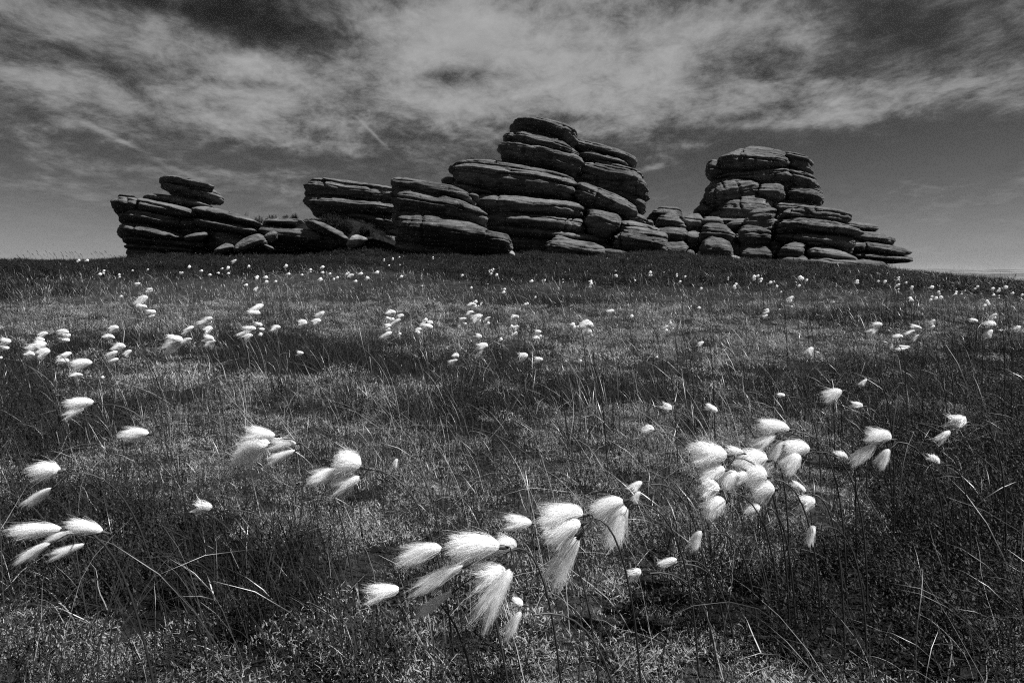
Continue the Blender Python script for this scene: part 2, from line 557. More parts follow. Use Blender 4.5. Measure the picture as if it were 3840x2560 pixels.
    if W * m_px > 1.9 and groove > 0.6:          # upright joints
        rj = np.random.default_rng(int(seed) + 77)
        for _ in range(1 if W * m_px < 3.2 else 3):
            uj = rj.uniform(uc.mean() - 0.36 * W, uc.mean() + 0.36 * W) * m_px + seed * 3.1
            t0, t1 = sorted(rj.uniform(0, 1, 2))
            inside = np.clip((hgt[:, None] - t0 + 0.15) * 9, 0, 1) * np.clip((t1 + 0.25 - hgt[:, None]) * 9, 0, 1)
            line = uj + 0.10 * N3(vm * 1.4, seed * 2.0, 3.3) + 0.25 * (vm - vm.mean()) * rj.uniform(-1, 1)
            disp = disp - 0.13 * np.exp(-((um - line) / 0.045) ** 2) * inside * (su[None] < 0)
    edge = np.clip(np.minimum(hgt, 1 - hgt)[:, None] * 9, 0.35, 1)
    disp = disp * edge
    nx = np.sign(c) * np.abs(c) ** 0.8
    ny = np.sign(s) * np.abs(s) ** 0.8
    U = U + disp / m_px * nx[None]
    Yo = Yo + disp * ny[None] * 1.15
    Vv = Vv + (0.028 * sz * N3(um * 1.3, Yo * 1.3, 5.5) + 0.016 * N3(um * 4, Yo * 4, 9.5)) / m_px
    px = U * ca - Vv * sa
    py = U * sa + Vv * ca
    P = at(px.ravel(), py.ravel(), np.full(px.size, float(D)))
    yo = Yo.ravel() + 0.5 * B
    P[:, 1] += yo
    P[:, 0] += yo * (uc.mean() * ca - lv.mean() * sa - 1920) / FPX * 0.9   # the block stands square to the bearing it is seen on
    n = nv * nu
    i, j = np.meshgrid(np.arange(nv - 1), np.arange(nu), indexing='ij')
    j2 = (j + 1) % nu
    F4 = np.stack([i * nu + j, i * nu + j2, (i + 1) * nu + j2, (i + 1) * nu + j], -1).reshape(-1, 4)
    tcx, bcx = P[:nu].mean(0), P[-nu:].mean(0)
    tcx[2] += 0.02
    P = np.vstack([P, tcx, bcx])
    jj = np.arange(nu)
    F3 = np.vstack([np.stack([np.full(nu, n), (jj + 1) % nu, jj], -1), np.stack([np.full(nu, n + 1), (nv - 1) * nu + jj, (nv - 1) * nu + (jj + 1) % nu], -1)])
    ctr = P[:n].mean(0)
    return mesh_np('boulder', P - ctr, [F4, F3], mat or M['rock']), ctr


SEED = [0]


def outcrop(name, label, parts, group=None):
    ms_ = []
    for q in parts:
        q = dict(q)
        nm = q.pop('name', 'boulder')
        lb = q.pop('label', None)
        SEED[0] += 1
        me, c = boulder_mesh(seed=SEED[0], **q)
        ms_.append((nm, lb, me, c))
    if len(ms_) == 1:
        o = link(name, ms_[0][2], None, ms_[0][3])
        return tag(o, label, 'rock', group, 'thing')
    C = np.array([x[3] for x in ms_])
    bx, by = C[:, 0].mean(), C[:, 1].mean()
    base = Vector((bx, by, float(terrain(bx, by))))
    e = link(name, None, None, base)
    for nm, lb, me, c in ms_:
        o = link(nm, me, e, Vector(c) - base)
        if lb:
            o['label'] = lb
    return tag(e, label, 'rock', group, 'thing')


def S(crop, D, B, tilt, pts, name='boulder', **kw):
    return dict(crop=crop, D=D, B=B, tilt=tilt, pts=pts, name=name, **kw)


# the leaning slab pile, the rock perched on it and the fallen blocks at its foot
outcrop('slab_outcrop', 'low gritstone outcrop of stacked tilted slabs with pale upper faces, under the perched rock', [
    S('A', 21.6, 1.0, 8, [(230, 320), (560, 360), (1150, 480), (1800, 590), (1720, 690), (900, 730), (260, 760), (205, 520)]),
    S('A', 22.2, 1.0, 5, [(128, 268), (180, 260), (300, 290), (200, 296), (130, 288)], 'slab'),
    S('A', 22.4, 1.3, 10, [(300, 300), (335, 275), (370, 266), (470, 264), (640, 285), (800, 335), (860, 375), (740, 370), (560, 345), (400, 320)], 'slab'),
    S('A', 21.0, 1.7, 11, [(75, 320), (90, 288), (190, 288), (320, 300), (480, 335), (640, 370), (720, 400), (742, 425), (690, 440), (560, 430), (420, 405), (260, 382), (150, 394), (100, 388), (80, 350)], 'slab', over=0.55, top=0.5),
    S('A', 21.0, 1.7, 11, [(118, 440), (125, 412), (200, 388), (310, 390), (420, 405), (560, 440), (700, 475), (722, 500), (700, 522), (600, 524), (460, 510), (330, 486), (190, 476), (140, 466)], 'slab', over=0.6, top=0.45),
    S('A', 21.0, 1.8, 11, [(125, 530), (135, 498), (230, 486), (330, 490), (440, 510), (600, 553), (640, 580), (640, 612), (560, 606), (440, 590), (300, 596), (170, 588), (130, 560)], 'slab', over=0.5, top=0.4),
    S('A', 21.2, 1.5, 6, [(148, 605), (160, 585), (300, 585), (640, 600), (900, 640), (860, 685), (600, 675), (300, 655), (170, 636)], 'slab', over=0.5),
    S('A', 21.3, 1.4, 5, [(175, 655), (200, 638), (400, 645), (700, 660), (850, 690), (800, 725), (500, 715), (220, 685)], 'slab', over=0.4),
    S('A', 21.2, 1.3, 0, [(183, 700), (205, 672), (400, 676), (470, 700), (420, 765), (210, 785), (185, 740)], 'slab'),
    S('A', 20.7, 1.5, 12, [(700, 365), (740, 355), (860, 370), (1000, 400), (1110, 440), (1215, 485), (1222, 502), (1150, 510), (1000, 496), (860, 456), (740, 424), (712, 395)], 'slab', over=0.55, top=0.5),
    S('A', 20.7, 1.5, 10, [(712, 475), (740, 446), (800, 448), (960, 468), (1100, 498), (1185, 530), (1192, 562), (1120, 576), (960, 552), (820, 526), (730, 510)], 'slab', over=0.5, top=0.5),
    S('A', 20.6, 1.2, 9, [(800, 580), (850, 545), (900, 538), (1000, 565), (1120, 588), (1130, 650), (950, 690), (810, 670)], 'slab', over=0.45, top=0.5),
    S('A', 20.0, 0.7, -10, [(620, 590), (650, 570), (740, 560), (800, 538), (805, 575), (740, 612), (660, 614)], 'slab'),
    S('A', 21.0, 1.1, 3, [(1225, 475), (1260, 450), (1340, 444), (1480, 450), (1545, 465), (1500, 490), (1350, 505), (1240, 505)], 'slab', over=0.5),
    S('A', 20.9, 1.4, 7, [(1180, 530), (1200, 506), (1400, 508), (1560, 545), (1690, 560), (1650, 640), (1450, 640), (1300, 610), (1190, 560)], 'slab', over=0.35, top=0.6),
    S('A', 21.1, 1.0, 7, [(1600, 570), (1760, 560), (1885, 604), (1870, 660), (1700, 690), (1500, 660)], 'slab', over=0.5),
    S('A', 20.4, 0.9, 27, [(1538, 458), (1600, 448), (1740, 503), (1860, 568), (1888, 600), (1850, 612), (1700, 562), (1590, 512)], 'slab', label='plank-like slab tipped steeply down to the right', over=0.5, top=0.45),
])
outcrop('perched_rock', 'leaf-shaped gritstone rock perched on the top of the tilted slab pile', [
    S('A', 22.4, 1.2, 13, [(450, 165), (478, 135), (560, 130), (650, 140), (735, 163), (846, 206), (852, 230), (893, 242), (936, 278), (924, 302), (862, 303), (834, 298), (802, 342), (765, 330), (700, 303), (545, 266), (505, 219), (475, 190)], over=0.5, top=0.45, groove=1.3),
    S('A', 22.2, 1.3, 12, [(432, 152), (470, 127), (560, 124), (650, 135), (735, 158), (848, 203), (850, 217), (760, 212), (640, 196), (540, 192), (480, 182)], 'slab', over=0.5, top=0.5),
])
outcrop('fallen_slab', 'grey rock slab leaning against a pale block at the foot of the slab pile', [S('A', 19.3, 0.6, -22, [(995, 700), (1010, 655), (1090, 600), (1170, 568), (1240, 573), (1260, 610), (1252, 642), (1180, 645), (1060, 690)], groove=0.7)])
outcrop('fallen_block', 'small pale angular block propped on the end of the leaning slab', [S('A', 19.6, 0.45, -18, [(1222, 580), (1300, 540), (1330, 550), (1326, 602), (1275, 622), (1250, 610)], groove=0.5, sq=3.6)])
outcrop('fallen_slab', 'low flat slab half sunk in grass left of the leaning slab', [S('A', 19.4, 0.5, -14, [(840, 705), (900, 655), (960, 636), (1006, 645), (995, 690), (900, 715)], groove=0.6)])
outcrop('fallen_block', 'little flat stone lying in grass below the propped pale block', [S('A', 19.0, 0.3, 14, [(1238, 648), (1262, 647), (1305, 664), (1300, 684), (1260, 678)], groove=0.4)])
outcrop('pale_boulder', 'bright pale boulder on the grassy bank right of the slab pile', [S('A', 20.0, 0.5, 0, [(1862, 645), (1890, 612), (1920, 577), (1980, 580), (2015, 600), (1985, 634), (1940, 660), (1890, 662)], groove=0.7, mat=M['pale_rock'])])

# the long shelf rock
outcrop('shelf_outcrop', 'long overhanging shelf of banded gritstone between the slab pile and prow rock', [
    S('A', 25.5, 1.8, 7, [(1530, 190), (1555, 165), (1590, 143), (1680, 145), (1830, 160), (2030, 183), (2300, 225), (2300, 330), (2000, 300), (1750, 285), (1600, 285), (1553, 262), (1552, 222)], groove=1.3, over=0.15),
    S('A', 25.5, 1.8, 4, [(1540, 310), (1545, 284), (1575, 268), (1750, 276), (2000, 292), (2300, 320), (2300, 412), (1900, 410), (1800, 410), (1690, 406), (1630, 412), (1575, 362)], groove=1.3, over=0.4),
    S('A', 25.3, 1.3, 9, [(1840, 420), (1950, 404), (2060, 416), (2160, 450), (2280, 490), (2100, 490), (1960, 465)], 'slab', over=0.5),
    S('A', 25.8, 1.3, 6, [(1780, 405), (2280, 410), (2280, 600), (2100, 600), (1900, 520)]),
    S('A', 24.6, 1.0, 6, [(2090, 590), (2180, 575), (2300, 590), (2300, 680), (2150, 660), (2100, 630)]),
])

# the prow rock in front of the tall stack
outcrop('prow_outcrop', 'prow-shaped pile of four thick dark slabs jutting right, in front of the tallest stack', [
    S('B', 20.6, 1.4, 9, [(52, 590), (70, 563), (130, 556), (200, 568), (250, 583), (330, 588), (420, 596), (520, 613), (600, 643), (650, 673), (692, 740), (694, 785), (600, 762), (450, 712), (300, 680), (180, 664), (80, 664), (68, 630)], over=0.25),
    S('B', 20.6, 0.5, 15, [(665, 690), (700, 680), (748, 704), (742, 724), (690, 740)], groove=0.5),
    S('B', 20.4, 1.6, 11, [(52, 700), (80, 657), (200, 656), (360, 674), (520, 705), (640, 755), (740, 812), (800, 857), (822, 900), (812, 955), (740, 945), (600, 895), (400, 862), (200, 842), (85, 840), (70, 760)], groove=1.5, over=0.2),
    S('B', 20.0, 1.9, 8, [(63, 880), (78, 832), (200, 830), (400, 848), (560, 865), (620, 885), (700, 915), (800, 965), (900, 1005), (992, 1022), (1003, 1052), (1024, 1070), (1022, 1112), (985, 1155), (840, 1170), (700, 1150), (500, 1115), (300, 1085), (110, 1070), (82, 980)], groove=0.7, over=0.75, top=0.52, sq=3.4),
    S('B', 20.6, 1.3, 9, [(90, 1095), (110, 1058), (200, 1056), (330, 1076), (480, 1121), (600, 1148), (720, 1185), (300, 1230), (95, 1220)], groove=0.6),
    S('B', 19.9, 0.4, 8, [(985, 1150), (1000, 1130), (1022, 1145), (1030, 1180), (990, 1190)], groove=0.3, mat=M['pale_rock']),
])

# the tallest stack
outcrop('tall_stack', 'tallest gritstone stack, a rounded two-tier cap on wide bedded blocks, at the centre', [
    S('B', 24.4, 1.4, 6, [(1000, 520), (1500, 520), (1800, 520), (2000, 800), (2100, 1100), (1000, 1100), (860, 900), (800, 700)]),
    S('B', 24.2, 1.8, 14, [(975, 188), (1000, 150), (1070, 110), (1140, 95), (1250, 97), (1360, 110), (1440, 150), (1490, 195), (1513, 240), (1524, 330), (1470, 305), (1400, 262), (1270, 224), (1150, 202), (1060, 194)], groove=1.2, over=0.2),
    S('B', 24.0, 2.0, 12, [(913, 272), (930, 230), (1000, 188), (1060, 182), (1180, 200), (1330, 236), (1420, 276), (1500, 326), (1550, 395), (1500, 400), (1450, 382), (1250, 348), (1050, 330), (940, 328), (916, 297)], groove=1.2, over=0.12, top=0.5),
    S('B', 24.0, 1.95, 12, [(933, 350), (942, 316), (1050, 314), (1250, 330), (1450, 364), (1545, 386), (1578, 470), (1567, 512), (1532, 565), (1480, 600), (1400, 552), (1250, 500), (1050, 468), (935, 452)], groove=1.0, over=0.45, top=0.7),
    S('B', 23.8, 1.9, 9, [(532, 465), (560, 444), (640, 427), (780, 424), (930, 433), (1050, 447), (1190, 467), (1270, 506), (1390, 536), (1470, 566), (1505, 605), (1400, 585), (1250, 545), (1050, 505), (800, 480), (640, 480), (570, 505), (545, 492)], 'slab', over=0.2, top=0.5),
    S('B', 23.4, 2.1, 9, [(538, 548), (560, 508), (620, 464), (800, 460), (1050, 486), (1250, 524), (1400, 553), (1480, 583), (1528, 640), (1523, 692), (1490, 748), (1400, 758), (1200, 745), (1000, 715), (800, 685), (620, 632), (558, 605)], groove=1.3, over=0.3, top=0.55),
    S('B', 24.2, 0.8, 0, [(445, 582), (470, 559), (540, 552), (600, 590), (560, 615), (450, 603)], groove=0.6),
    S('B', 23.5, 1.6, 11, [(520, 625), (600, 613), (800, 650), (900, 700), (760, 720), (690, 705), (640, 668)], 'slab'),
    S('B', 23.0, 2.2, 6, [(675, 725), (800, 676), (1000, 698), (1250, 730), (1450, 757), (1555, 769), (1580, 800), (1574, 890), (1300, 872), (1000, 857), (820, 847), (770, 800), (690, 765)], groove=0.9, over=0.1, sq=3.6),
    S('B', 23.0, 2.15, 6, [(800, 900), (805, 836), (1000, 840), (1300, 855), (1573, 873), (1593, 960), (1583, 1022), (1300, 1000), (1000, 960), (810, 945)], groove=0.9, over=0.1, sq=3.6),
    S('B', 23.0, 2.05, 7, [(810, 930), (1000, 940), (1300, 978), (1580, 1003), (1780, 1036), (1710, 1100), (1350, 1050), (1000, 1016), (830, 1010)], groove=1.0, over=0.25),
    S('B', 23.1, 1.9, 5, [(830, 995), (1000, 995), (1350, 1030), (1700, 1070), (1900, 1120), (1900, 1210), (1250, 1220), (950, 1200), (860, 1110)], groove=0.9, over=0.3),
    S('B', 21.4, 0.9, 8, [(1270, 1150), (1330, 1050), (1365, 1013), (1420, 1027), (1500, 1052), (1600, 1067), (1680, 1082), (1731, 1120), (1726, 1190), (1500, 1195), (1290, 1190)], groove=0.8, over=0.3),
    S('B', 22.7, 1.8, 10, [(1580, 815), (1620, 793), (1720, 813), (1830, 857), (1878, 885), (1864, 942), (1850, 985), (1780, 1030), (1650, 1015), (1588, 960)], groove=0.9, over=0.25, sq=3.2),
    S('B', 22.4, 1.9, 12, [(1770, 1080), (1845, 985), (1888, 888), (1960, 897), (2080, 937), (2180, 972), (2222, 1010), (2236, 1080), (2218, 1135), (2180, 1185), (2050, 1185), (1900, 1165), (1790, 1120)], groove=1.0, over=0.35),
    S('B', 21.6, 0.6, 6, [(1725, 1130), (1760, 1120), (1930, 1140), (1935, 1190), (1740, 1190)], groove=0.4),
    S('B', 23.2, 1.5, 22, [(1527, 662), (1545, 622), (1600, 608), (1700, 633), (1820, 688), (1900, 738), (1960, 788), (2008, 835), (1965, 858), (1850, 846), (1700, 812), (1580, 782), (1532, 722)], 'slab', groove=1.4, over=0.3, top=0.5),
    S('B', 25.0, 1.6, 15, [(1490, 285), (1530, 267), (1640, 284), (1740, 313), (1860, 348), (1940, 383), (1987, 420), (1978, 452), (1945, 474), (1880, 470), (1780, 430), (1640, 365), (1500, 350)], 'slab', over=0.3),
    S('B', 24.8, 1.5, 14, [(1530, 400), (1580, 338), (1700, 348), (1800, 395), (1905, 455), (1900, 482), (1780, 475), (1650, 450), (1540, 450)], over=0.4),
    S('B', 24.5, 1.8, 14, [(1530, 530), (1585, 460), (1640, 427), (1720, 437), (1850, 462), (1960, 472), (2010, 518), (2047, 590), (2044, 620), (2088, 675), (2073, 703), (2010, 720), (1900, 695), (1750, 660), (1600, 640), (1535, 610)], groove=1.2, over=0.35, top=0.55),
    S('B', 24.6, 1.2, 20, [(1820, 670), (1920, 672), (2000, 708), (2052, 752), (2068, 775), (2052, 808), (2010, 818), (1940, 800), (1860, 740)], over=0.3),
    S('B', 24.5, 1.1, 14, [(1900, 840), (1990, 832), (2060, 876), (2075, 925), (2000, 940), (1900, 905)], over=0.3),
    S('B', 24.0, 0.5, 10, [(2060, 890), (2110, 896), (2129, 925), (2085, 950)], groove=0.4),
])

# the jumble of blocks between the two stacks: each block stands by itself
JB = [
    ('dark domed block farthest left behind the jumble, just right of the tallest stack', S('C', 28.5, 1.2, 6, [(92, 660), (160, 610), (220, 582), (330, 587), (372, 620), (385, 670), (300, 700), (130, 700)])),
    ('knobbly peaked block with a notched top next to the tallest stack', S('C', 25.8, 1.0, 8, [(148, 700), (180, 655), (250, 640), (270, 618), (320, 616), (347, 640), (362, 690), (388, 745), (300, 765), (175, 755)], groove=0.7)),
    ('flat-topped block wedged between knobbly block and its dark base block', S('C', 25.4, 1.0, 3, [(180, 765), (215, 745), (300, 738), (360, 750), (408, 758), (404, 835), (300, 862), (200, 840)], groove=0.7)),
    ('dark upright base block touching the right end of the tallest stack', S('C', 25.0, 1.0, 0, [(215, 865), (300, 848), (385, 848), (418, 890), (425, 990), (300, 1000), (205, 990)], groove=0.6)),
    ('rounded block behind the gap, second from the tallest stack in the jumble', S('C', 26.5, 1.0, 4, [(370, 700), (400, 650), (450, 632), (520, 637), (536, 690), (535, 770), (460, 778), (390, 765)], groove=0.7)),
    ('shadowed block deep in the gap between two clusters of blocks', S('C', 26.0, 0.9, 3, [(400, 785), (450, 764), (520, 768), (530, 860), (520, 940), (415, 940)], groove=0.6)),
    ('small light-topped block above the wide squat block in the jumble', S('C', 26.2, 0.8, 2, [(525, 690), (560, 656), (650, 659), (685, 690), (675, 730), (545, 740)], groove=0.8)),
    ('wide squat block with fluted right end, resting above the front boulder', S('C', 24.6, 1.0, 5, [(505, 790), (550, 719), (620, 711), (700, 719), (748, 750), (793, 780), (812, 845), (760, 880), (650, 850), (520, 855)], groove=0.9, sq=3.2)),
    ('smooth squarish front boulder with light right facet at the foot of the jumble', S('C', 23.2, 0.9, 3, [(513, 900), (550, 835), (600, 818), (700, 830), (752, 860), (768, 920), (772, 1000), (640, 1005), (515, 985)], groove=0.25, sq=3.6)),
    ('small broken block left of the peaked tower block', S('C', 25.6, 0.8, -6, [(715, 730), (800, 674), (862, 680), (856, 750), (800, 785), (735, 765)], groove=1.0)),
    ('rounded upper block of the pair standing right of the front boulder', S('C', 24.4, 1.0, 4, [(815, 800), (850, 738), (910, 730), (1000, 743), (1072, 780), (1085, 855), (1065, 900), (900, 900), (825, 885)], groove=0.8)),
    ('dark lower block of the pair standing right of the front boulder', S('C', 24.3, 1.0, 2, [(830, 885), (920, 866), (1060, 880), (1090, 960), (1085, 1030), (900, 1030), (838, 1010)], groove=0.5)),
    ('narrow dark block in the cleft beside the front boulder', S('C', 24.8, 0.7, 0, [(755, 850), (820, 862), (842, 960), (835, 1005), (770, 1005)], groove=0.4)),
    ('peaked block with a vertical right face in front of the domed tower', S('C', 25.0, 1.0, -4, [(855, 705), (900, 640), (940, 600), (1050, 582), (1107, 588), (1108, 700), (1098, 765), (1000, 765), (880, 750)], groove=0.8, sq=3.4)),
    ('shadowed block between the peaked block and the layered right-hand pile', S('C', 25.8, 0.9, 4, [(1040, 760), (1090, 690), (1180, 690), (1180, 850), (1050, 870)], groove=0.8)),
    ('thin dark upright stone left of the round boulder under layered pile', S('C', 24.6, 0.7, 2, [(1065, 880), (1090, 850), (1150, 870), (1150, 1010), (1080, 1020)], groove=0.5)),
    ('dark wall of rock showing in the gaps behind the jumbled blocks', S('C', 27.6, 0.9, 2, [(330, 700), (520, 670), (760, 690), (1150, 660), (1180, 850), (1170, 1010), (700, 1010), (260, 1000), (280, 800)], groove=1.0)),
    ('small dark block at the grass edge left of the front boulder', S('C', 23.6, 0.5, 2, [(412, 930), (430, 915), (465, 925), (462, 995), (415, 995)], groove=0.3)),
]
for lb, q in JB:
    outcrop('jumbled_block', lb, [q], 'blocks jumbled between the two stacks')
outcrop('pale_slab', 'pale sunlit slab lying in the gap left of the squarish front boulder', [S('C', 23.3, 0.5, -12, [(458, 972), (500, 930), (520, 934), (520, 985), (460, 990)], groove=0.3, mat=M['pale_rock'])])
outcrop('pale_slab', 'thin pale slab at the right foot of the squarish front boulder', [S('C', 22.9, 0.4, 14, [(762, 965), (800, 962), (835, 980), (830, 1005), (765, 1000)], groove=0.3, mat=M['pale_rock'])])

# the domed tower
outcrop('domed_tower', 'tall domed gritstone tower of cracked rounded blocks behind the jumbled blocks', [
    S('C', 30.4, 1.6, 0, [(620, 300), (1300, 250), (1400, 500), (1350, 720), (650, 720), (600, 500)]),
    S('C', 30.0, 2.4, 3, [(688, 195), (750, 138), (840, 96), (940, 78), (1060, 84), (1150, 114), (1207, 162), (1220, 240), (1195, 272), (1100, 298), (950, 314), (850, 334), (750, 334), (676, 340), (666, 290), (692, 240)], groove=0.9, over=0.25, cap=0.92, top=0.35, grow=1.03),
    S('C', 30.2, 1.9, 12, [(1185, 160), (1240, 146), (1310, 170), (1372, 215), (1391, 260), (1378, 335), (1300, 318), (1210, 300), (1190, 250)], grow=1.06, groove=1.2, over=0.2),
    S('C', 30.0, 1.1, 6, [(565, 285), (580, 245), (610, 219), (680, 219), (705, 250), (690, 300), (650, 330), (640, 375), (588, 342)], grow=1.06, groove=0.9, over=0.3),
    S('C', 29.8, 2.2, -6, [(650, 355), (690, 315), (850, 325), (1000, 298), (1180, 283), (1230, 330), (1226, 412), (1100, 412), (950, 395), (860, 370), (740, 372)], grow=1.06, groove=1.2, over=0.2),
    S('C', 30.0, 2.2, 14, [(1185, 292), (1280, 288), (1370, 328), (1432, 390), (1467, 440), (1470, 470), (1380, 470), (1260, 425), (1190, 410)], grow=1.06, groove=1.2, over=0.2),
    S('C', 30.0, 2.2, 10, [(1185, 410), (1260, 415), (1380, 460), (1470, 468), (1468, 505), (1450, 585), (1380, 568), (1250, 556), (1190, 546)], grow=1.06, groove=1.0, over=0.3),
    S('C', 29.4, 2.1, -12, [(562, 472), (580, 410), (650, 358), (760, 352), (880, 355), (962, 383), (1003, 430), (985, 510), (860, 510), (740, 515), (700, 575), (650, 655), (596, 605), (567, 530)], grow=1.06, groove=0.9, over=0.25, sq=2.4),
    S('C', 29.5, 2.0, 2, [(950, 390), (1100, 386), (1177, 398), (1184, 545), (1060, 548), (970, 520)], grow=1.06, groove=0.8, over=0.2, sq=4.0),
    S('C', 29.0, 2.1, 5, [(612, 655), (680, 560), (770, 473), (900, 487), (1000, 516), (1088, 536), (1095, 600), (1105, 720), (880, 730), (720, 735), (630, 705)], grow=1.06, groove=0.8, over=0.15, sq=2.4),
    S('C', 29.6, 2.0, 4, [(1075, 545), (1200, 536), (1380, 552), (1453, 578), (1320, 680), (1130, 690), (1080, 620)], grow=1.06, groove=0.9, over=0.2),
    S('C', 29.8, 1.2, 4, [(463, 625), (500, 560), (570, 533), (610, 570), (635, 650), (560, 680), (475, 660)], groove=1.0, over=0.25),
    S('C', 29.9, 0.7, -12, [(503, 553), (530, 515), (565, 503), (590, 545), (550, 570)], groove=0.6),
])

# the layered pile on the right and its pointed slabs
outcrop('layered_outcrop', 'broad layered gritstone pile right of the domed tower, bulging ledges over two low slabs', [
    S('C', 25.6, 1.2, 6, [(1200, 640), (1600, 660), (1720, 850), (1700, 960), (1250, 960), (1150, 800)]),
    S('C', 25.0, 1.7, 8, [(1132, 665), (1150, 630), (1200, 594), (1300, 578), (1420, 573), (1560, 588), (1640, 618), (1703, 650), (1693, 692), (1650, 716), (1560, 702), (1400, 665), (1250, 675), (1138, 715)], over=0.25, groove=1.2),
    S('C', 24.7, 1.9, 7, [(1122, 775), (1143, 708), (1250, 660), (1370, 636), (1520, 674), (1640, 714), (1720, 736), (1794, 775), (1775, 805), (1650, 800), (1450, 785), (1250, 802), (1138, 812)], over=0.3, groove=1.4),
    S('C', 24.7, 1.8, 5, [(1122, 845), (1148, 798), (1300, 784), (1500, 784), (1680, 810), (1741, 850), (1705, 898), (1500, 878), (1300, 868), (1148, 885)], over=0.4, groove=1.3),
    S('C', 24.3, 1.0, 3, [(1330, 866), (1380, 850), (1450, 843), (1505, 866), (1480, 890), (1380, 892)], 'slab', groove=0.5),
    S('C', 24.0, 1.2, 8, [(1342, 905), (1400, 888), (1530, 898), (1640, 928), (1742, 978), (1760, 1008), (1600, 1012), (1450, 1000), (1350, 975)], 'slab', over=0.3),
    S('C', 23.8, 1.2, 5, [(1362, 990), (1500, 980), (1700, 1000), (1840, 1008), (1905, 1040), (1920, 1075), (1700, 1075), (1500, 1060), (1368, 1045)], 'slab', over=0.3),
])
outcrop('round_boulder', 'rounded boulder with a light top in front of the layered pile', [S('C', 23.4, 0.8, 4, [(1138, 955), (1150, 910), (1200, 874), (1270, 865), (1327, 880), (1346, 930), (1344, 985), (1200, 992)], groove=0.6)])
outcrop('round_boulder', 'low dark boulder under the light-topped rounded boulder', [S('C', 23.3, 0.8, 4, [(1145, 995), (1200, 972), (1340, 968), (1365, 1000), (1360, 1050), (1160, 1045)], groove=0.5)])
outcrop('pointed_slab_outcrop', 'fan of thin pointed slabs jutting right against the sky at the end of the rocks', [
    S('C', 27.0, 1.0, 7, [(1600, 720), (1800, 760), (1950, 880), (2000, 1040), (1700, 1040), (1600, 900)]),
    S('C', 27.2, 1.3, 9, [(1640, 712), (1720, 697), (1840, 713), (1928, 740), (1912, 768), (1800, 778), (1660, 770)], 'slab', over=0.5),
    S('C', 26.8, 1.3, 9, [(1720, 800), (1790, 768), (1900, 782), (1960, 788), (2030, 813), (2061, 840), (2022, 884), (1900, 880), (1740, 865)], 'slab', over=0.4),
    S('C', 26.5, 1.5, 9, [(1640, 905), (1720, 853), (1850, 857), (2000, 877), (2120, 903), (2194, 940), (2140, 964), (1980, 958), (1800, 945), (1660, 940)], 'slab', over=0.5),
    S('C', 26.5, 1.5, 6, [(1680, 950), (1850, 932), (2000, 955), (2130, 962), (2202, 985), (2182, 1013), (2060, 1020), (1900, 1012), (1730, 1000)], 'slab', over=0.5),
    S('C', 26.0, 1.0, 8, [(1740, 990), (1850, 984), (1990, 1008), (2020, 1075), (1900, 1090), (1770, 1050)], 'slab'),
])
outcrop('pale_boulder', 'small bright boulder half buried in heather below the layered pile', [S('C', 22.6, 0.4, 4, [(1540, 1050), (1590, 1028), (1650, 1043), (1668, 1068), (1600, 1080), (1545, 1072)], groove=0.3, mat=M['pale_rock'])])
# ------------------------------------------------------------------ blades, tufts and mats
def ribbon(P, W, side):
    """P (n,3) spine, W (n) widths (the last may be 0), side (3) or (n,3)"""
    s = np.broadcast_to(side, P.shape)
    A, B = P - s * W[:, None] / 2, P + s * W[:, None] / 2
    n = len(P)
    V = np.empty((2 * n, 3))
    V[0::2], V[1::2] = A, B
    k = np.arange(n - 1) * 2
    return V, np.stack([k, k + 1, k + 3, k + 2], -1)


class Bag:
    def __init__(self):
        self.V, self.F, self.n = [], [], 0

    def add(self, V, F):
        self.V.append(V)
        self.F.append(F + self.n)
        self.n += len(V)

    def mesh(self, name, mat, smooth=True):
        k = {}
        for f in self.F:
            k.setdefault(f.shape[1], []).append(f)
        return mesh_np(name, np.vstack(self.V), [np.vstack(x) for x in k.values()], mat, smooth)


def blade(bag, g, base, azm, L, lean, bend, w, seg=5, kink=0.0):
    """an arching blade: leans by `lean` at the root and has bent by `bend` more at the tip, towards azm"""
    t = np.linspace(0, 1, seg + 1)
    a = lean + bend * t ** 1.4
    dx, dz = np.sin(a), np.cos(a)
    st = L / seg
    hx = np.concatenate([[0], np.cumsum((dx[1:] + dx[:-1]) / 2)]) * st
    hz = np.concatenate([[0], np.cumsum((dz[1:] + dz[:-1]) / 2)]) * st
    h = np.array([math.cos(azm), math.sin(azm)])
    sd = np.array([-h[1], h[0]])
    wob = kink * L * np.sin(t * g.uniform(3, 7) + g.uniform(0, 6)) * t
    P = np.stack([base[0] + h[0] * hx + sd[0] * wob, base[1] + h[1] * hx + sd[1] * wob, base[2] + hz], -1)
    W = w * (1 - t ** 2.2) * 0.92 + w * 0.08
    tw = g.uniform(-0.8, 0.8)
    side = np.array([sd[0] * math.cos(tw), sd[1] * math.cos(tw), math.sin(tw)])
    bag.add(*ribbon(P, W, side))


def sedge_tuft(g, n, L0, L1, w, spread=0.03, wind=0.75):
    b = Bag()
    for _ in range(n):
        azm = math.pi + g.normal(0, 0.9) if g.random() < wind else g.uniform(0, 2 * math.pi)
        blade(b, g, (g.normal(0, spread), g.normal(0, spread), -0.01), azm, g.uniform(L0, L1), g.uniform(0.0, 0.45), g.uniform(0.2, 1.7), w * g.uniform(0.6, 1.2), 6, 0.02)
    return b.mesh('sedge_tuft', M['sedge'])


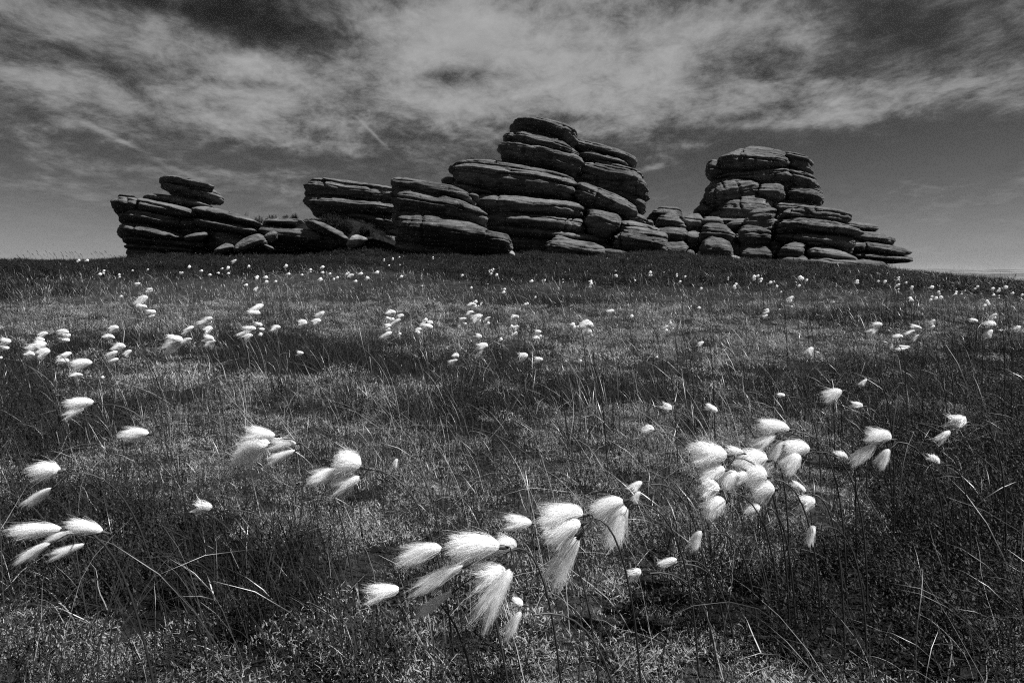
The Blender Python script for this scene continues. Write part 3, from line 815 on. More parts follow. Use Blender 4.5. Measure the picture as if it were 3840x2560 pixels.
def straw_tuft(g, n, L0, L1, w, spread=0.05):
    b = Bag()
    for _ in range(n):
        azm = math.pi + g.normal(0, 1.3) if g.random() < 0.6 else g.uniform(0, 2 * math.pi)
        blade(b, g, (g.normal(0, spread), g.normal(0, spread), g.uniform(0, 0.02)), azm, g.uniform(L0, L1), g.uniform(0.3, 1.4), g.uniform(0.0, 1.5), w * g.uniform(0.5, 1.3), 6, 0.07)
    return b.mesh('straw_tuft', M['straw'])


def moss_mat(g, n, rad):
    b = Bag()
    for _ in range(n):
        r_ = rad * math.sqrt(g.random())
        a = g.uniform(0, 6.283)
        base = (r_ * math.cos(a), r_ * math.sin(a), g.uniform(-0.004, 0.006))
        blade(b, g, base, g.uniform(0, 6.283), g.uniform(0.004, 0.012), g.uniform(0.1, 1.3), g.uniform(0, 1.2), g.uniform(0.0008, 0.0020), 2)
    return b.mesh('moss_mat', M['moss'])


def sprig(b, g, base, azm, L, lean, leaf=0.010):
    """a heather shoot: a woody stem set with tiny scale leaves"""
    n = int(L / 0.008)
    d = np.array([math.cos(azm) * math.sin(lean), math.sin(azm) * math.sin(lean), math.cos(lean)])
    for i in range(n):
        t = (i + 0.5) / n
        if t < 0.12:
            continue
        p = np.array(base) + d * L * t + np.array([0, 0, -0.1 * L * t * t * math.sin(lean)])
        a = g.uniform(0, 6.283)
        q = np.array([math.cos(a), math.sin(a), g.uniform(0.3, 1.0)])
        q /= np.linalg.norm(q)
        s = np.cross(q, [0, 0, 1.0])
        s /= np.linalg.norm(s) + 1e-9
        l = leaf * g.uniform(0.7, 1.5) * (1.15 - 0.5 * t)
        V = np.array([p - s * l * 0.22, p + s * l * 0.22, p + q * l])
        b.add(V, np.array([[0, 1, 2]]))
    blade(b, g, base, azm, L, lean, 0.1, 0.0016, 2)


def heather_clump(g, n, h0, h1, spread, leaf):
    b = Bag()
    for _ in range(n):
        r_ = spread * math.sqrt(g.random())
        a = g.uniform(0, 6.283)
        sprig(b, g, (r_ * math.cos(a), r_ * math.sin(a), -0.01), math.pi + g.normal(0, 1.6), g.uniform(h0, h1), abs(g.normal(0, 0.4)), leaf)
    return b.mesh('heather_clump', M['heather'])


def scatter(name, label, cat, pts, rz, tilt, scl, idx, protos):
    """one mass of plants: a cloud of root points that carries the plants as instances"""
    n = len(pts)
    me = bpy.data.meshes.new(name)
    me.vertices.add(n)
    me.vertices.foreach_set('co', np.asarray(pts, np.float32).ravel())
    rot = np.stack([tilt * rng.normal(size=n), tilt * rng.normal(size=n), rz], -1)
    at_ = me.attributes.new('rot', 'FLOAT_VECTOR', 'POINT')
    at_.data.foreach_set('vector', rot.astype(np.float32).ravel())
    at_ = me.attributes.new('scl', 'FLOAT', 'POINT')
    at_.data.foreach_set('value', np.asarray(scl, np.float32))
    at_ = me.attributes.new('idx', 'INT', 'POINT')
    at_.data.foreach_set('value', np.asarray(idx, np.int32))
    col = bpy.data.collections.new(name + '_kinds')
    for i, p in enumerate(protos):
        col.objects.link(bpy.data.objects.new('%s_kind_%02d' % (name, i), p))
    ng = bpy.data.node_groups.new(name + '_plants', 'GeometryNodeTree')
    ng.interface.new_socket('Geometry', in_out='INPUT', socket_type='NodeSocketGeometry')
    ng.interface.new_socket('Geometry', in_out='OUTPUT', socket_type='NodeSocketGeometry')
    nd, ln = ng.nodes, ng.links
    gi, go = nd.new('NodeGroupInput'), nd.new('NodeGroupOutput')
    ci = nd.new('GeometryNodeCollectionInfo')
    ci.inputs['Collection'].default_value = col
    ci.inputs['Separate Children'].default_value = True
    ci.inputs['Reset Children'].default_value = True
    iop = nd.new('GeometryNodeInstanceOnPoints')
    iop.inputs['Pick Instance'].default_value = True

    def na(nm, ty):
        x = nd.new('GeometryNodeInputNamedAttribute')
        x.data_type = ty
        x.inputs[0].default_value = nm
        return x.outputs[0]
    ln.new(gi.outputs[0], iop.inputs['Points'])
    ln.new(ci.outputs[0], iop.inputs['Instance'])
    ln.new(na('idx', 'INT'), iop.inputs['Instance Index'])
    ln.new(na('rot', 'FLOAT_VECTOR'), iop.inputs['Rotation'])
    ln.new(na('scl', 'FLOAT'), iop.inputs['Scale'])
    ln.new(iop.outputs[0], go.inputs[0])
    o = link(name, me)
    md = o.modifiers.new('plants', 'NODES')
    md.node_group = ng
    return tag(o, label, cat, None, 'stuff')


def wedge(n, d0, d1, half=1.02, pad=0.5):
    """n points spread evenly over the ground the camera can see between two distances"""
    out = []
    while sum(len(q) for q in out) < n:
        y = rng.uniform(d0, d1, n * 2)
        x = rng.uniform(-1, 1, n * 2) * (half * d1 + pad)
        k = np.abs(x) < half * y + pad
        out.append(np.stack([x[k], y[k]], -1))
    return np.vstack(out)[:n]


def dens(d0, d1, per):
    return int(1.02 * (d1 * d1 - d0 * d0) * per + 1.0 * (d1 - d0) * per)


def roots(q, dz=0.0):
    return np.column_stack([q, terrain(q[:, 0], q[:, 1]) + dz])


g = np.random.default_rng(11)
HC_NEAR = [heather_clump(g, 18, 0.05, 0.13, 0.06, 0.0065) for _ in range(5)]
HC_FAR = [heather_clump(g, 14, 0.07, 0.17, 0.12, 0.024) for _ in range(5)]
SEDGE = [sedge_tuft(g, 14, 0.08, 0.24, 0.0013) for _ in range(9)] + [sedge_tuft(g, 9, 0.18, 0.36, 0.0017, 0.05) for _ in range(4)]
ST_FAR = [sedge_tuft(g, 14, 0.06, 0.20, 0.0035, 0.10) for _ in range(6)]
SEDGE_MID = [sedge_tuft(g, 16, 0.05, 0.18, 0.0021, 0.05) for _ in range(7)]
SW_MID = [straw_tuft(g, 9, 0.04, 0.16, 0.0019, 0.06) for _ in range(7)]
SW = [straw_tuft(g, 8, 0.04, 0.18, 0.0013) for _ in range(6)] + [straw_tuft(g, 3, 0.18, 0.36, 0.0013) for _ in range(2)]
SW_FAR = [straw_tuft(g, 9, 0.06, 0.19, 0.0030, 0.10) for _ in range(6)]
MM = [moss_mat(g, 330, 0.05) for _ in range(6)]

# bog moss in the open patches near by
q = wedge(dens(0.4, 2.2, 330), 0.4, 2.2)
q = np.vstack([q, wedge(dens(2.2, 5.5, 75), 2.2, 5.5)])
hv = heath(q[:, 0], q[:, 1])
q = q[rng.random(len(q)) < np.clip(0.58 - hv * 1.3, 0.07, 1)]
n = len(q)
big = np.where(q[:, 1] > 2.2, 1.9, 1.0)
scatter('bog_moss', 'pale bog moss and dry litter carpeting the open patches among the sedge', 'moss', roots(q, 0.002), rng.uniform(0, 6.28, n), 0.15, rng.uniform(0.75, 1.4, n) * big, rng.integers(0, 6, n), MM)

# heather: low shoots near by, a darker band below the rocks
q = np.vstack([wedge(dens(0.35, 2.2, 420), 0.35, 2.2), wedge(dens(2.2, 5, 230), 2.2, 5)])
hv = heath(q[:, 0], q[:, 1])
q = q[rng.random(len(q)) < np.clip(hv * 1.2 + 0.36, 0.14, 1)]
n = len(q)
scatter('heather', 'low dark heather shoots growing in patches among the near sedge', 'heather', roots(q), rng.uniform(-0.6, 0.6, n), 0.12, rng.uniform(0.7, 1.35, n), rng.integers(0, 5, n), HC_NEAR)
q = wedge(dens(5, 30, 62), 5, 30)
hv = heath(q[:, 0], q[:, 1])
q = q[rng.random(len(q)) < np.clip(hv * 0.9, 0.0, 1)]
n = len(q)
lump = 0.85 + 0.65 * N3(q[:, 0] * 0.6, q[:, 1] * 0.8, 3.9)
keep = (N3(q[:, 0] * 0.9 + 3, q[:, 1] * 1.6, 1.9) > -0.28) | (rng.random(n) < 0.25)
q, lump = q[keep], lump[keep]
n = len(q)
scatter('heather', 'dark belt of heather running along the foot of the rocks', 'heather', roots(q, -0.02), rng.uniform(-0.8, 0.8, n), 0.15, rng.uniform(0.7, 1.2, n) * lump, rng.integers(0, 5, n), HC_FAR)

# sedge and grass
for d0_, d1_, per_, kinds_, lb_ in ((0.3, 2.4, 210, SEDGE, 'wind-bent dark sedge and grass blades covering the near moor'), (2.4, 7, 80, SEDGE_MID, 'sedge and grass blades covering the middle of the moor')):
    q = wedge(dens(d0_, d1_, per_), d0_, d1_)
    hv = heath(q[:, 0], q[:, 1])
    q = q[rng.random(len(q)) < np.clip(0.65 - 0.35 * hv + 0.8 * N3(q[:, 0] * 1.7, q[:, 1] * 1.7, 6.1), 0.10, 1)]
    n = len(q)
    scatter('sedge', lb_, 'grass', roots(q), rng.normal(0, 0.5, n), 0.1, rng.uniform(0.5, 1.2, n), rng.integers(0, len(kinds_), n), kinds_)
q = wedge(dens(7, 24, 26), 7, 24)
hv = heath(q[:, 0], q[:, 1])
q = q[rng.random(len(q)) < np.clip(0.62 - 0.33 * hv, 0.06, 1)]
n = len(q)
scatter('sedge', 'far sedge blades in the strip before the heather belt', 'grass', roots(q), rng.normal(0, 0.5, n), 0.1, rng.uniform(0.6, 1.2, n), rng.integers(0, 6, n), ST_FAR)

# tussocks: dense dark heads of sedge standing out of the mat
TUS = [sedge_tuft(g, 70, 0.10, 0.28, 0.0022, 0.035, 0.55) for _ in range(4)]
q = np.vstack([wedge(dens(0.6, 9, 5), 0.6, 9), wedge(dens(1.0, 5, 5), 1.0, 5)])
hv = heath(q[:, 0], q[:, 1])
q = q[rng.random(len(q)) < np.clip(0.45 + 0.5 * hv + 0.9 * N3(q[:, 0] * 0.9 + 8, q[:, 1] * 0.9, 5.5), 0.03, 1)]
n = len(q)
scatter('sedge', 'dense dark tussocks of sedge dotted over the moor', 'grass', roots(q), rng.normal(0, 0.5, n), 0.08, rng.uniform(0.6, 1.15, n), rng.integers(0, 4, n), TUS)

# bleached straw
for d0_, d1_, per_, kinds_, lb_ in ((0.3, 2.4, 130, SW, 'bleached dead grass strands lying through the near sedge'), (2.4, 7, 52, SW_MID, 'bleached dead grass strands lying through the middle of the moor')):
    q = wedge(dens(d0_, d1_, per_), d0_, d1_)
    hv = heath(q[:, 0], q[:, 1])
    q = q[rng.random(len(q)) < np.clip(0.32 - 0.6 * hv + 0.9 * N3(q[:, 0] * 1.3 + 4, q[:, 1] * 1.3, 2.1), 0.05, 1)]
    n = len(q)
    scatter('dead_grass', lb_, 'grass', roots(q), rng.uniform(-1.2, 1.2, n), 0.2, rng.uniform(0.6, 1.3, n), rng.integers(0, len(kinds_), n), kinds_)
q = wedge(dens(7, 22, 20), 7, 22)
hv = heath(q[:, 0], q[:, 1])
q = q[rng.random(len(q)) < np.clip(0.36 - 0.36 * hv + 0.4 * N3(q[:, 0] * 0.7, q[:, 1] * 0.7, 4.4), 0.02, 1)]
n = len(q)
scatter('dead_grass', 'bleached dead grass flecking the far edge of the sedge', 'grass', roots(q), rng.uniform(-1.0, 1.0, n), 0.2, rng.uniform(0.6, 1.2, n), rng.integers(0, 6, n), SW_FAR)


# ------------------------------------------------------------------ flowering grass on the skyline
b = Bag()
KC = 640 / 2352
for (u0, v0) in [(375, 215), (505, 220), (520, 262), (630, 220), (680, 250), (735, 235), (600, 268), (840, 235), (860, 280), (905, 235), (915, 290), (960, 235), (990, 232), (1035, 230), (1110, 260), (1080, 290),
                 (1320, 230), (1372, 235), (1405, 255), (1450, 225), (1260, 255), (1300, 240), (1575, 285), (1530, 280), (1640, 290), (1660, 300), (235, 275), (320, 272), (445, 262), (745, 262), (1720, 310)]:
    D = 19.0 + g.uniform(-0.4, 0.4)
    top = at(u0 * KC, 880 + v0 * KC, D)
    x0 = top[0] + g.uniform(0.05, 0.16)
    z0 = float(terrain(x0, D))
    P = np.array([[x0, D, z0], [x0 - 0.01, D, z0 + (top[2] - z0) * 0.6], [top[0] + 0.02, D, top[2] - 0.03], [top[0], D, top[2]]])
    b.add(*ribbon(P, np.array([0.006, 0.006, 0.005, 0.004]), np.array([1.0, 0, 0])))
    for k in range(9):
        t_ = k / 8
        p = P[2] * (1 - t_) + P[3] * t_ + (P[1] - P[2]) * 0.25 * (1 - t_)
        e = p + np.array([-g.uniform(0.01, 0.035), g.normal(0, 0.01), g.uniform(-0.012, 0.02)])
        b.add(*ribbon(np.array([p, (p + e) / 2, e]), np.array([0.004, 0.009, 0.002]), np.array([0.2, 0, 1.0])))
tag(link('flowering_grass', b.mesh('flowering_grass', M['sedge'])), 'feathery flowering grass stalks against the sky left of the slab pile', 'grass', None, 'stuff')


# ------------------------------------------------------------------ heather bushes on the bank, one by one
def bush(px, py, r, D, label, on_rock=False):
    gg = np.random.default_rng(int(px * 7 + py))
    p = at(px, py, D)
    rm = r * D / FPX
    zb = min(float(terrain(p[0], D)), p[2] - rm * 0.6)
    if on_rock:
        zb = p[2] - rm * 1.3
    e = link('heather_bush', None, None, (p[0], D, zb))
    b = Bag()
    hh = p[2] - zb
    for _ in range(int(110 + 520 * rm)):
        a = gg.uniform(0, 6.283)
        q_ = np.array([math.cos(a), math.sin(a), 0]) * rm * math.sqrt(gg.random()) * 0.95
        rr_ = np.hypot(q_[0], q_[1]) / rm
        zt = hh * (0.35 + 0.75 * math.sqrt(max(0, 1 - rr_ ** 2))) * gg.uniform(0.55, 1.0)
        sprig(b, gg, (q_[0], q_[1], zt * gg.uniform(0.35, 0.75)), gg.uniform(0, 6.28), max(0.08, min(0.22, zt * 0.6)), abs(gg.normal(0, 0.5)), 0.034)
    o = link('foliage', b.mesh('foliage', M['heather']), e)
    b = Bag()
    for _ in range(7):
        a = gg.uniform(0, 6.283)
        blade(b, gg, (0.1 * rm * math.cos(a), 0.1 * rm * math.sin(a), -0.05), a, hh * 1.0, 0.2, 0.5, 0.012, 4)
    link('stem', b.mesh('stem', M['stem']), e)
    tag(e, label, 'bush', 'heather bushes on the bank', 'thing')


KA = 1160 / 2352
for u_, v_, r_, D_, lb in [
        (908, 352, 26, 24.6, 'small heather bush right below the perched rock on the bank skyline'),
        (980, 366, 34, 24.6, 'spiky heather bush second from the perched rock on the bank skyline'),
        (1095, 378, 42, 24.4, 'largest rounded heather bush on the bank skyline'),
        (1195, 404, 36, 24.4, 'heather bush just right of the largest rounded one on the skyline'),
        (1300, 404, 40, 24.6, 'low wide heather bush midway along the bank skyline'),
        (1402, 418, 24, 24.4, 'tiny heather bush fifth along the bank skyline'),
        (1466, 416, 26, 24.4, 'small heather bush nearest the long shelf rock on the skyline'),
        (1740, 400, 90, 23.0, 'broad heather mound at the foot of the long shelf rock'),
        (1640, 432, 60, 22.6, 'heather bush left of the broad mound under the shelf rock'),
        (1850, 446, 60, 22.4, 'heather bush right of the broad mound under the shelf rock'),
        (1995, 486, 44, 22.2, 'round heather bush between shelf rock and prow rock'),
        (570, 300, 30, 21.4, 'scrubby bush growing on the slabs below the perched rock')]:
    bush(380 + u_ * KA, 600 + v_ * KA, r_ * KA * 1.05, D_, lb, 'slabs' in lb)
bush(1440 + 690 * 0.4762, 400 + 408 * 0.4762, 13, 23.6, 'tiny tuft of plant on the left shoulder of the tallest stack', True)

# ------------------------------------------------------------------ a bleached twig and a bird
pts = [(620, 895), (626, 850), (648, 815), (668, 790), (672, 745), (686, 712), (684, 690)]
px_, py_ = pts[0][0] * KC, 880 + pts[0][1] * KC
Ds = np.linspace(2, 12, 2000)
W_ = at(np.full(2000, px_), np.full(2000, py_), Ds)
D_ = float(Ds[np.argmax(W_[:, 2] - terrain(W_[:, 0], Ds) < 0.03)])
P = np.array([at(u_ * KC, 880 + v_ * KC, D_) for u_, v_ in pts])
P = np.vstack([P[0] - [0, 0, 0.05], P])
b = Bag()
for s_ in (np.array([1.0, 0, 0]), np.array([0, 1.0, 0]), np.array([0.7, 0.7, 0])):
    b.add(*ribbon(P, np.linspace(0.014, 0.005, len(P)), s_))
br = np.array([P[4], P[4] + [0.03, 0.01, 0.03], P[4] + [0.05, 0.01, 0.07]])
b.add(*ribbon(br, np.array([0.006, 0.005, 0.002]), np.array([1.0, 0, 0])))
tag(link('dead_twig', b.mesh('dead_twig', M['twig'])), 'bleached crooked twig standing in the sedge below the left skyline', 'twig', None, 'thing')

c = at(727 * KC, 880 + 137 * KC, 90.0)
V = np.array([(0.09, 0, 0), (0.03, 0.03, 0.015), (0.03, -0.03, 0.015), (-0.04, 0.02, 0.01), (-0.04, -0.02, 0.01), (-0.12, 0.02, 0), (-0.12, -0.02, 0), (0.0, 0, -0.03),
              (0.02, 0.12, 0.07), (-0.03, 0.12, 0.07), (-0.02, 0.24, 0.045), (0.02, -0.12, 0.07), (-0.03, -0.12, 0.07), (-0.02, -0.24, 0.045)], float) * 0.8
V = V[:, [1, 0, 2]]
F3 = np.array([(0, 2, 1), (1, 2, 3), (2, 4, 3), (3, 4, 5), (4, 6, 5), (0, 1, 7), (0, 7, 2), (1, 3, 7), (2, 7, 4), (3, 5, 7), (4, 7, 6), (5, 6, 7),
               (1, 8, 3), (8, 9, 3), (8, 10, 9), (2, 4, 11), (11, 4, 12), (11, 12, 13)])
tag(link('bird', mesh_np('bird', V, [F3], M['feather']), None, c), 'small dark bird flying low in the sky over the left skyline', 'bird', None, 'thing')
# ------------------------------------------------------------------ cotton grass, plant by plant
def cotton_mesh(gg, n, segs, hw, curl, core=0.0):
    """one blown seed head: silky hairs from a small node at the origin, streaming along +X; unit length, unit width"""
    b = Bag()
    nl = max(7, min(34, n // 30))
    locks = [(gg.uniform(0, 6.283), 0.52 * math.sqrt(gg.random()), gg.uniform(0.62, 1.12)) for _ in range(nl)]
    t = np.linspace(0, 1, segs + 1)
    k = t ** 1.7 * 0.9
    out = (1 - (1 - t) ** 2.0) * (0.9 + 0.22 * t)
    for _ in range(n):
        la, lr, ll = locks[gg.integers(nl)]
        a = gg.uniform(0, 6.283)
        r0 = 0.5 * math.sqrt(gg.random())
        y0, z0, y1, z1 = r0 * math.cos(a), r0 * math.sin(a), lr * math.cos(la), lr * math.sin(la)
        Lh = ll * gg.uniform(0.74, 1.06)
        if gg.random() < 0.12:
            y1, z1, Lh = y1 * 1.25 + gg.normal(0, 0.1), z1 * 1.25 + gg.normal(0, 0.1), Lh * gg.uniform(0.9, 1.2)
        x = Lh * t ** 1.08 - 0.05 * np.sin(t * math.pi) * (r0 / 0.5)
        wob = 0.020 * np.sin(t * gg.uniform(4, 11) + gg.uniform(0, 6.28)) * t
        wob2 = 0.020 * np.sin(t * gg.uniform(4, 11) + gg.uniform(0, 6.28)) * t
        y = (y0 * (1 - k) + y1 * k) * out + wob
        z = (z0 * (1 - k) + z1 * k) * out + wob2 + curl * (0.22 * np.sin(t * 2.2) - 0.34 * t ** 1.8)
        P = np.stack([x, y, z], -1)
        W_ = hw * np.linspace(1, 0.5, segs + 1)
        sd = np.array([0.0, -math.sin(a), math.cos(a)]) + gg.normal(0, 0.45, 3)
        sd /= np.linalg.norm(sd)
        b.add(*ribbon(P, W_, sd))
    if core:
        t = np.linspace(0, 1, 9)
        prof = core * np.sin(np.clip(t, 0, 1) ** 0.8 * math.pi) ** 0.8
        ph_ = np.linspace(0, 2 * math.pi, 10, endpoint=False)
        xx = 0.06 + 0.68 * t
        zz = curl * (0.22 * np.sin(xx * 2.2) - 0.34 * xx ** 1.8)
        lum = 1 + 0.10 * gg.normal(size=(9, 10))
        V = np.stack([np.repeat(xx[:, None], 10, 1), prof[:, None] * np.cos(ph_) * lum, zz[:, None] + prof[:, None] * np.sin(ph_) * lum], -1).reshape(-1, 3)
        i, j = np.meshgrid(np.arange(8), np.arange(10), indexing='ij')
        j2 = (j + 1) % 10
        b.add(V, np.stack([i * 10 + j, i * 10 + j2, (i + 1) * 10 + j2, (i + 1) * 10 + j], -1).reshape(-1, 4))
    return b.mesh('cotton_head', M['cotton'])


gg = np.random.default_rng(23)
HI = [cotton_mesh(gg, 1350, 7, 0.0115, c_) for c_ in (0.6, 1.0, 0.2, 0.8, 1.2)]
MID = [cotton_mesh(gg, 420, 4, 0.03, c_, 0.26) for c_ in (0.5, 1.0, 0.2, 0.8)]
LOW = [cotton_mesh(gg, 40, 3, 0.09, c_, 0.46) for c_ in (0.4, 0.9, 0.1)]
t6 = np.linspace(0, 2 * math.pi, 6, endpoint=False)
BV = np.vstack([np.stack([np.full(6, x_), r_ * np.cos(t6), r_ * np.sin(t6)], -1) for x_, r_ in ((-0.16, 0.03), (-0.05, 0.085), (0.07, 0.10), (0.2, 0.03))])
ii, jj = np.meshgrid(np.arange(3), np.arange(6), indexing='ij')
BRACT = mesh_np('bract', BV, [np.stack([ii * 6 + jj, ii * 6 + (jj + 1) % 6, (ii + 1) * 6 + (jj + 1) % 6, (ii + 1) * 6 + jj], -1).reshape(-1, 4)], M['bract'])


def tube(bag, P, rad, k=5):
    P = np.asarray(P, float)
    T = np.gradient(P, axis=0)
    T /= np.linalg.norm(T, axis=1)[:, None] + 1e-9
    ref = np.array([0.0, 1.0, 0.15])
    A = np.cross(T, ref)
    A /= np.linalg.norm(A, axis=1)[:, None] + 1e-9
    Bn = np.cross(T, A)
    a = np.linspace(0, 2 * math.pi, k, endpoint=False)
    rad = np.broadcast_to(rad, len(P))
    V = (P[:, None] + rad[:, None, None] * (A[:, None] * np.cos(a)[None, :, None] + Bn[:, None] * np.sin(a)[None, :, None])).reshape(-1, 3)
    i, j = np.meshgrid(np.arange(len(P) - 1), np.arange(k), indexing='ij')
    j2 = (j + 1) % k
    bag.add(V, np.stack([i * k + j, i * k + j2, (i + 1) * k + j2, (i + 1) * k + j], -1).reshape(-1, 4))


def bez(p0, p1, p2, n):
    t = np.linspace(0, 1, n)[:, None]
    return (1 - t) ** 2 * p0 + 2 * t * (1 - t) * p1 + t ** 2 * p2


def find_depth(px, py, h):
    Ds = np.concatenate([np.linspace(0.42, 3, 900), np.linspace(3, 19, 1600)])
    W_ = at(np.full(len(Ds), px), np.full(len(Ds), py), Ds)
    d = W_[:, 2] - terrain(W_[:, 0], Ds) - h
    k = np.argmax(d < 0)
    return float(Ds[k]) if d[k] < 0 else 17.0


CC = {'E': (1280, 1700, 0.5484), 'F': (0, 1500, 0.6762), 'G': (2400, 1400, 0.74), 'H': (0, 940, 0.8163), 'I': (2880, 960, 0.4082), 'J': (1900, 960, 0.4252), 'K': (1400, 960, 0.2806), 'W': (0, 0, 1.6327)}
PL = []


def plant(crop, heads, label=None, h=0.30, lean=None):
    ox, oy, k = CC[crop]
    out = []
    for q in heads:
        if len(q) == 3:
            cx_, cy_, s_ = q
            s_ *= 1.18
            r1, r2 = random.uniform(-0.15, 0.42), random.uniform(0.55, 0.85)
            q = (cx_ + 0.5 * s_, cy_ - r1 * s_, cx_ - 0.5 * s_, cy_ + r1 * s_, s_ * r2)
        out.append((ox + q[0] * k, oy + q[1] * k, ox + q[2] * k, oy + q[3] * k, q[4] * k))
    PL.append((out, label, h, lean))


# near plants
plant('E', [(1090, 640, 735, 625, 200), (1195, 655, 1055, 585, 130), (845, 770, 500, 925, 120), (765, 945, 520, 1090, 75), (1130, 800, 895, 850, 190), (1172, 785, 935, 1150, 160)], 'largest near cotton grass with six streaming white heads, bottom centre', 0.30)
plant('E', [(695, 655, 400, 700, 150)], 'single white cotton head streaming left of the largest near plant', 0.29)
plant('E', [(402, 925, 168, 965, 125)], 'small single cotton head low and left of the largest near plant', 0.25)
plant('E', [(1242, 1040, 1172, 1005, 75), (1238, 1080, 1118, 1240, 80)], 'small ragged cotton grass with a ball head, just below the largest near plant', 0.24)
plant('E', [(1655, 420, 1355, 405, 165), (1645, 480, 1385, 560, 190), (1625, 570, 1425, 880, 165)], 'near cotton grass with three heads hanging in a long column', 0.31)
plant('E', [(1935, 325, 1715, 400, 150), (1955, 355, 1815, 620, 150)], 'near cotton grass with two drooping heads, right of the long column of heads', 0.31)
plant('E', [(2060, 195, 1950, 255, 62), (2050, 260, 1968, 340, 52)], 'thin cotton grass with two wispy heads above the two drooping heads', 0.31)
plant('E', [(1305, 475, 1120, 465, 105)], 'dim ragged cotton head between largest plant and the column of heads', 0.24)
plant('E', [(2055, 800, 1952, 835, 85)], 'small round cotton head low in the grass right of the drooping column', 0.18)
plant('E', [(2300, 725, 2185, 765, 70)], 'flat shaded cotton head low in grass, bottom right of centre', 0.18)
plant('E', [(388, 35, 350, 98, 42)], 'tiny upright wisp of cotton over the open moss at centre', 0.2)
plant('F', [(525, 15, 370, 20, 75), (472, 45, 358, 92, 45)], 'cotton grass with two stacked heads at left edge, above the bright single head', 0.30)
plant('F', [(828, 190, 678, 175, 72)], 'single cotton head on dark heather between left edge and four-headed plant', 0.28)
plant('F', [(1530, 200, 1360, 175, 80), (1500, 250, 1318, 300, 150), (1650, 240, 1490, 240, 75), (1642, 280, 1488, 335, 50)], 'near cotton grass with four white heads left of centre', 0.31)
plant('W', [(829, 1072, 772, 1052, 62), (782, 1084, 712, 1096, 34), (829, 1096, 762, 1122, 38)], 'near cotton grass with three heads fanned out, right of the four-headed plant', 0.30)
plant('F', [(332, 395, 190, 385, 115), (292, 488, 143, 575, 56)], 'cotton grass at left edge with ball head above a narrow head', 0.30)
plant('F', [(1178, 602, 1072, 575, 80)], 'fluffy single cotton head low in dark heather left of centre', 0.17)
plant('F', [(348, 718, 70, 722, 92), (572, 730, 382, 680, 85), (452, 718, 272, 762, 50), (287, 795, 103, 882, 62), (475, 798, 278, 865, 54)], 'five-headed cotton grass at the lower left, heads swept in two rows', 0.30)
plant('G', [(758, 285, 605, 255, 82), (688, 308, 572, 378, 64), (728, 338, 648, 432, 56)], 'cotton grass with three heads at the top of the dense right-hand cluster', 0.31)
plant('G', [(858, 385, 732, 375, 100), (815, 415, 722, 485, 85)], 'cotton grass with two round heads at right edge of the dense cluster', 0.31)
plant('G', [(442, 415, 262, 400, 125), (525, 405, 432, 385, 66), (432, 490, 298, 505, 90)], 'cotton grass with three heads at left edge of the dense right-hand cluster', 0.31)
plant('G', [(645, 440, 492, 425, 110), (495, 500, 415, 572, 95), (545, 540, 478, 515, 85), (682, 470, 620, 500, 66)], 'tangled four-headed cotton grass in the middle of the dense right-hand cluster', 0.30)
plant('G', [(645, 525, 535, 505, 120), (685, 585, 565, 595, 125)], 'cotton grass with two ragged heads at the lower right of the dense cluster', 0.29)
plant('G', [(405, 590, 305, 595, 125), (435, 650, 325, 695, 105)], 'cotton grass with two ragged heads hanging lowest left in the dense cluster', 0.28)
plant('G', [(607, 665, 548, 715, 80)], 'small single cotton head hanging below the dense cluster', 0.25)
plant('G', [(838, 600, 780, 558, 44), (888, 665, 800, 650, 95)], 'cotton grass with two shaded heads right below the dense cluster', 0.27)
plant('G', [(882, 765, 862, 862, 50)], 'narrow cotton head hanging straight down at lower right', 0.25)
plant('G', [(318, 800, 255, 882, 60)], 'small drooping cotton head lower left of the dense cluster', 0.24)
plant('G', [(1272, 335, 1148, 305, 90), (1203, 368, 1068, 448, 66), (1267, 383, 1200, 470, 54)], 'cotton grass with three heads on dark heather right of the dense cluster', 0.31)
plant('G', [(1048, 435, 998, 398, 44)], 'faint small cotton head between the dense cluster and three-headed plant', 0.26)
plant('G', [(1515, 455, 1475, 425, 50)], 'faint cotton tuft in dark heather at far right', 0.24)
plant('G', [(1645, 250, 1572, 232, 78), (1573, 290, 1495, 348, 44)], 'cotton grass with a swirled ball head at the right edge', 0.31)
plant('G', [(1025, 90, 928, 122, 66)], 'single ragged cotton head above the three-headed plant at right', 0.30)
plant('G', [(1127, 168, 1072, 150, 38)], 'small cotton head beside a tall dark stem at right', 0.28)
plant('G', [(1152, 30, 1105, 62, 22)], 'thin unopened grey cotton bud on the tall dark stem at right', 0.36)
plant('G', [(392, 195, 338, 168, 48)], 'small cotton head over the dense cluster, left of its top', 0.27)
plant('G', [(157, 185, 118, 152, 44)], 'small cotton head second from left above the open moss at right', 0.27)
plant('G', [(72, 288, 16, 280, 54)], 'small round cotton head left of the dense cluster', 0.28)
plant('G', [(735, 112, 702, 110, 28)], 'tiny cotton head in dark heather above the dense cluster', 0.26)
plant('G', [(190, 955, 105, 960, 44)], 'flat cotton head nearly hidden in grass below the dense cluster', 0.16)
plant('H', [(425, 515, 332, 520, 50)], 'single broad cotton head swept flat, left foreground above heather', 0.3)
plant('H', [(382, 572, 325, 570, 24)], 'small flat cotton head just below the broad swept head at left', 0.28)
plant('K', [(2068, 1325, 1935, 1345, 125)], 'fan-shaped single cotton head at centre above the dark heather', 0.30)
plant('J', [(322, 912, 240, 908, 58)], 'cotton head next to the fan-shaped head at centre', 0.29)
plant('K', [(1142, 1350, 1065, 1315, 85), (1128, 1385, 995, 1425, 62)], 'two-headed cotton grass left of the fan-shaped head', 0.30)
plant('K', [(1450, 1085, 1362, 1040, 60), (1415, 1115, 1332, 1145, 60)], 'upper two-headed cotton grass of the pair left above the fan-shaped head', 0.30)
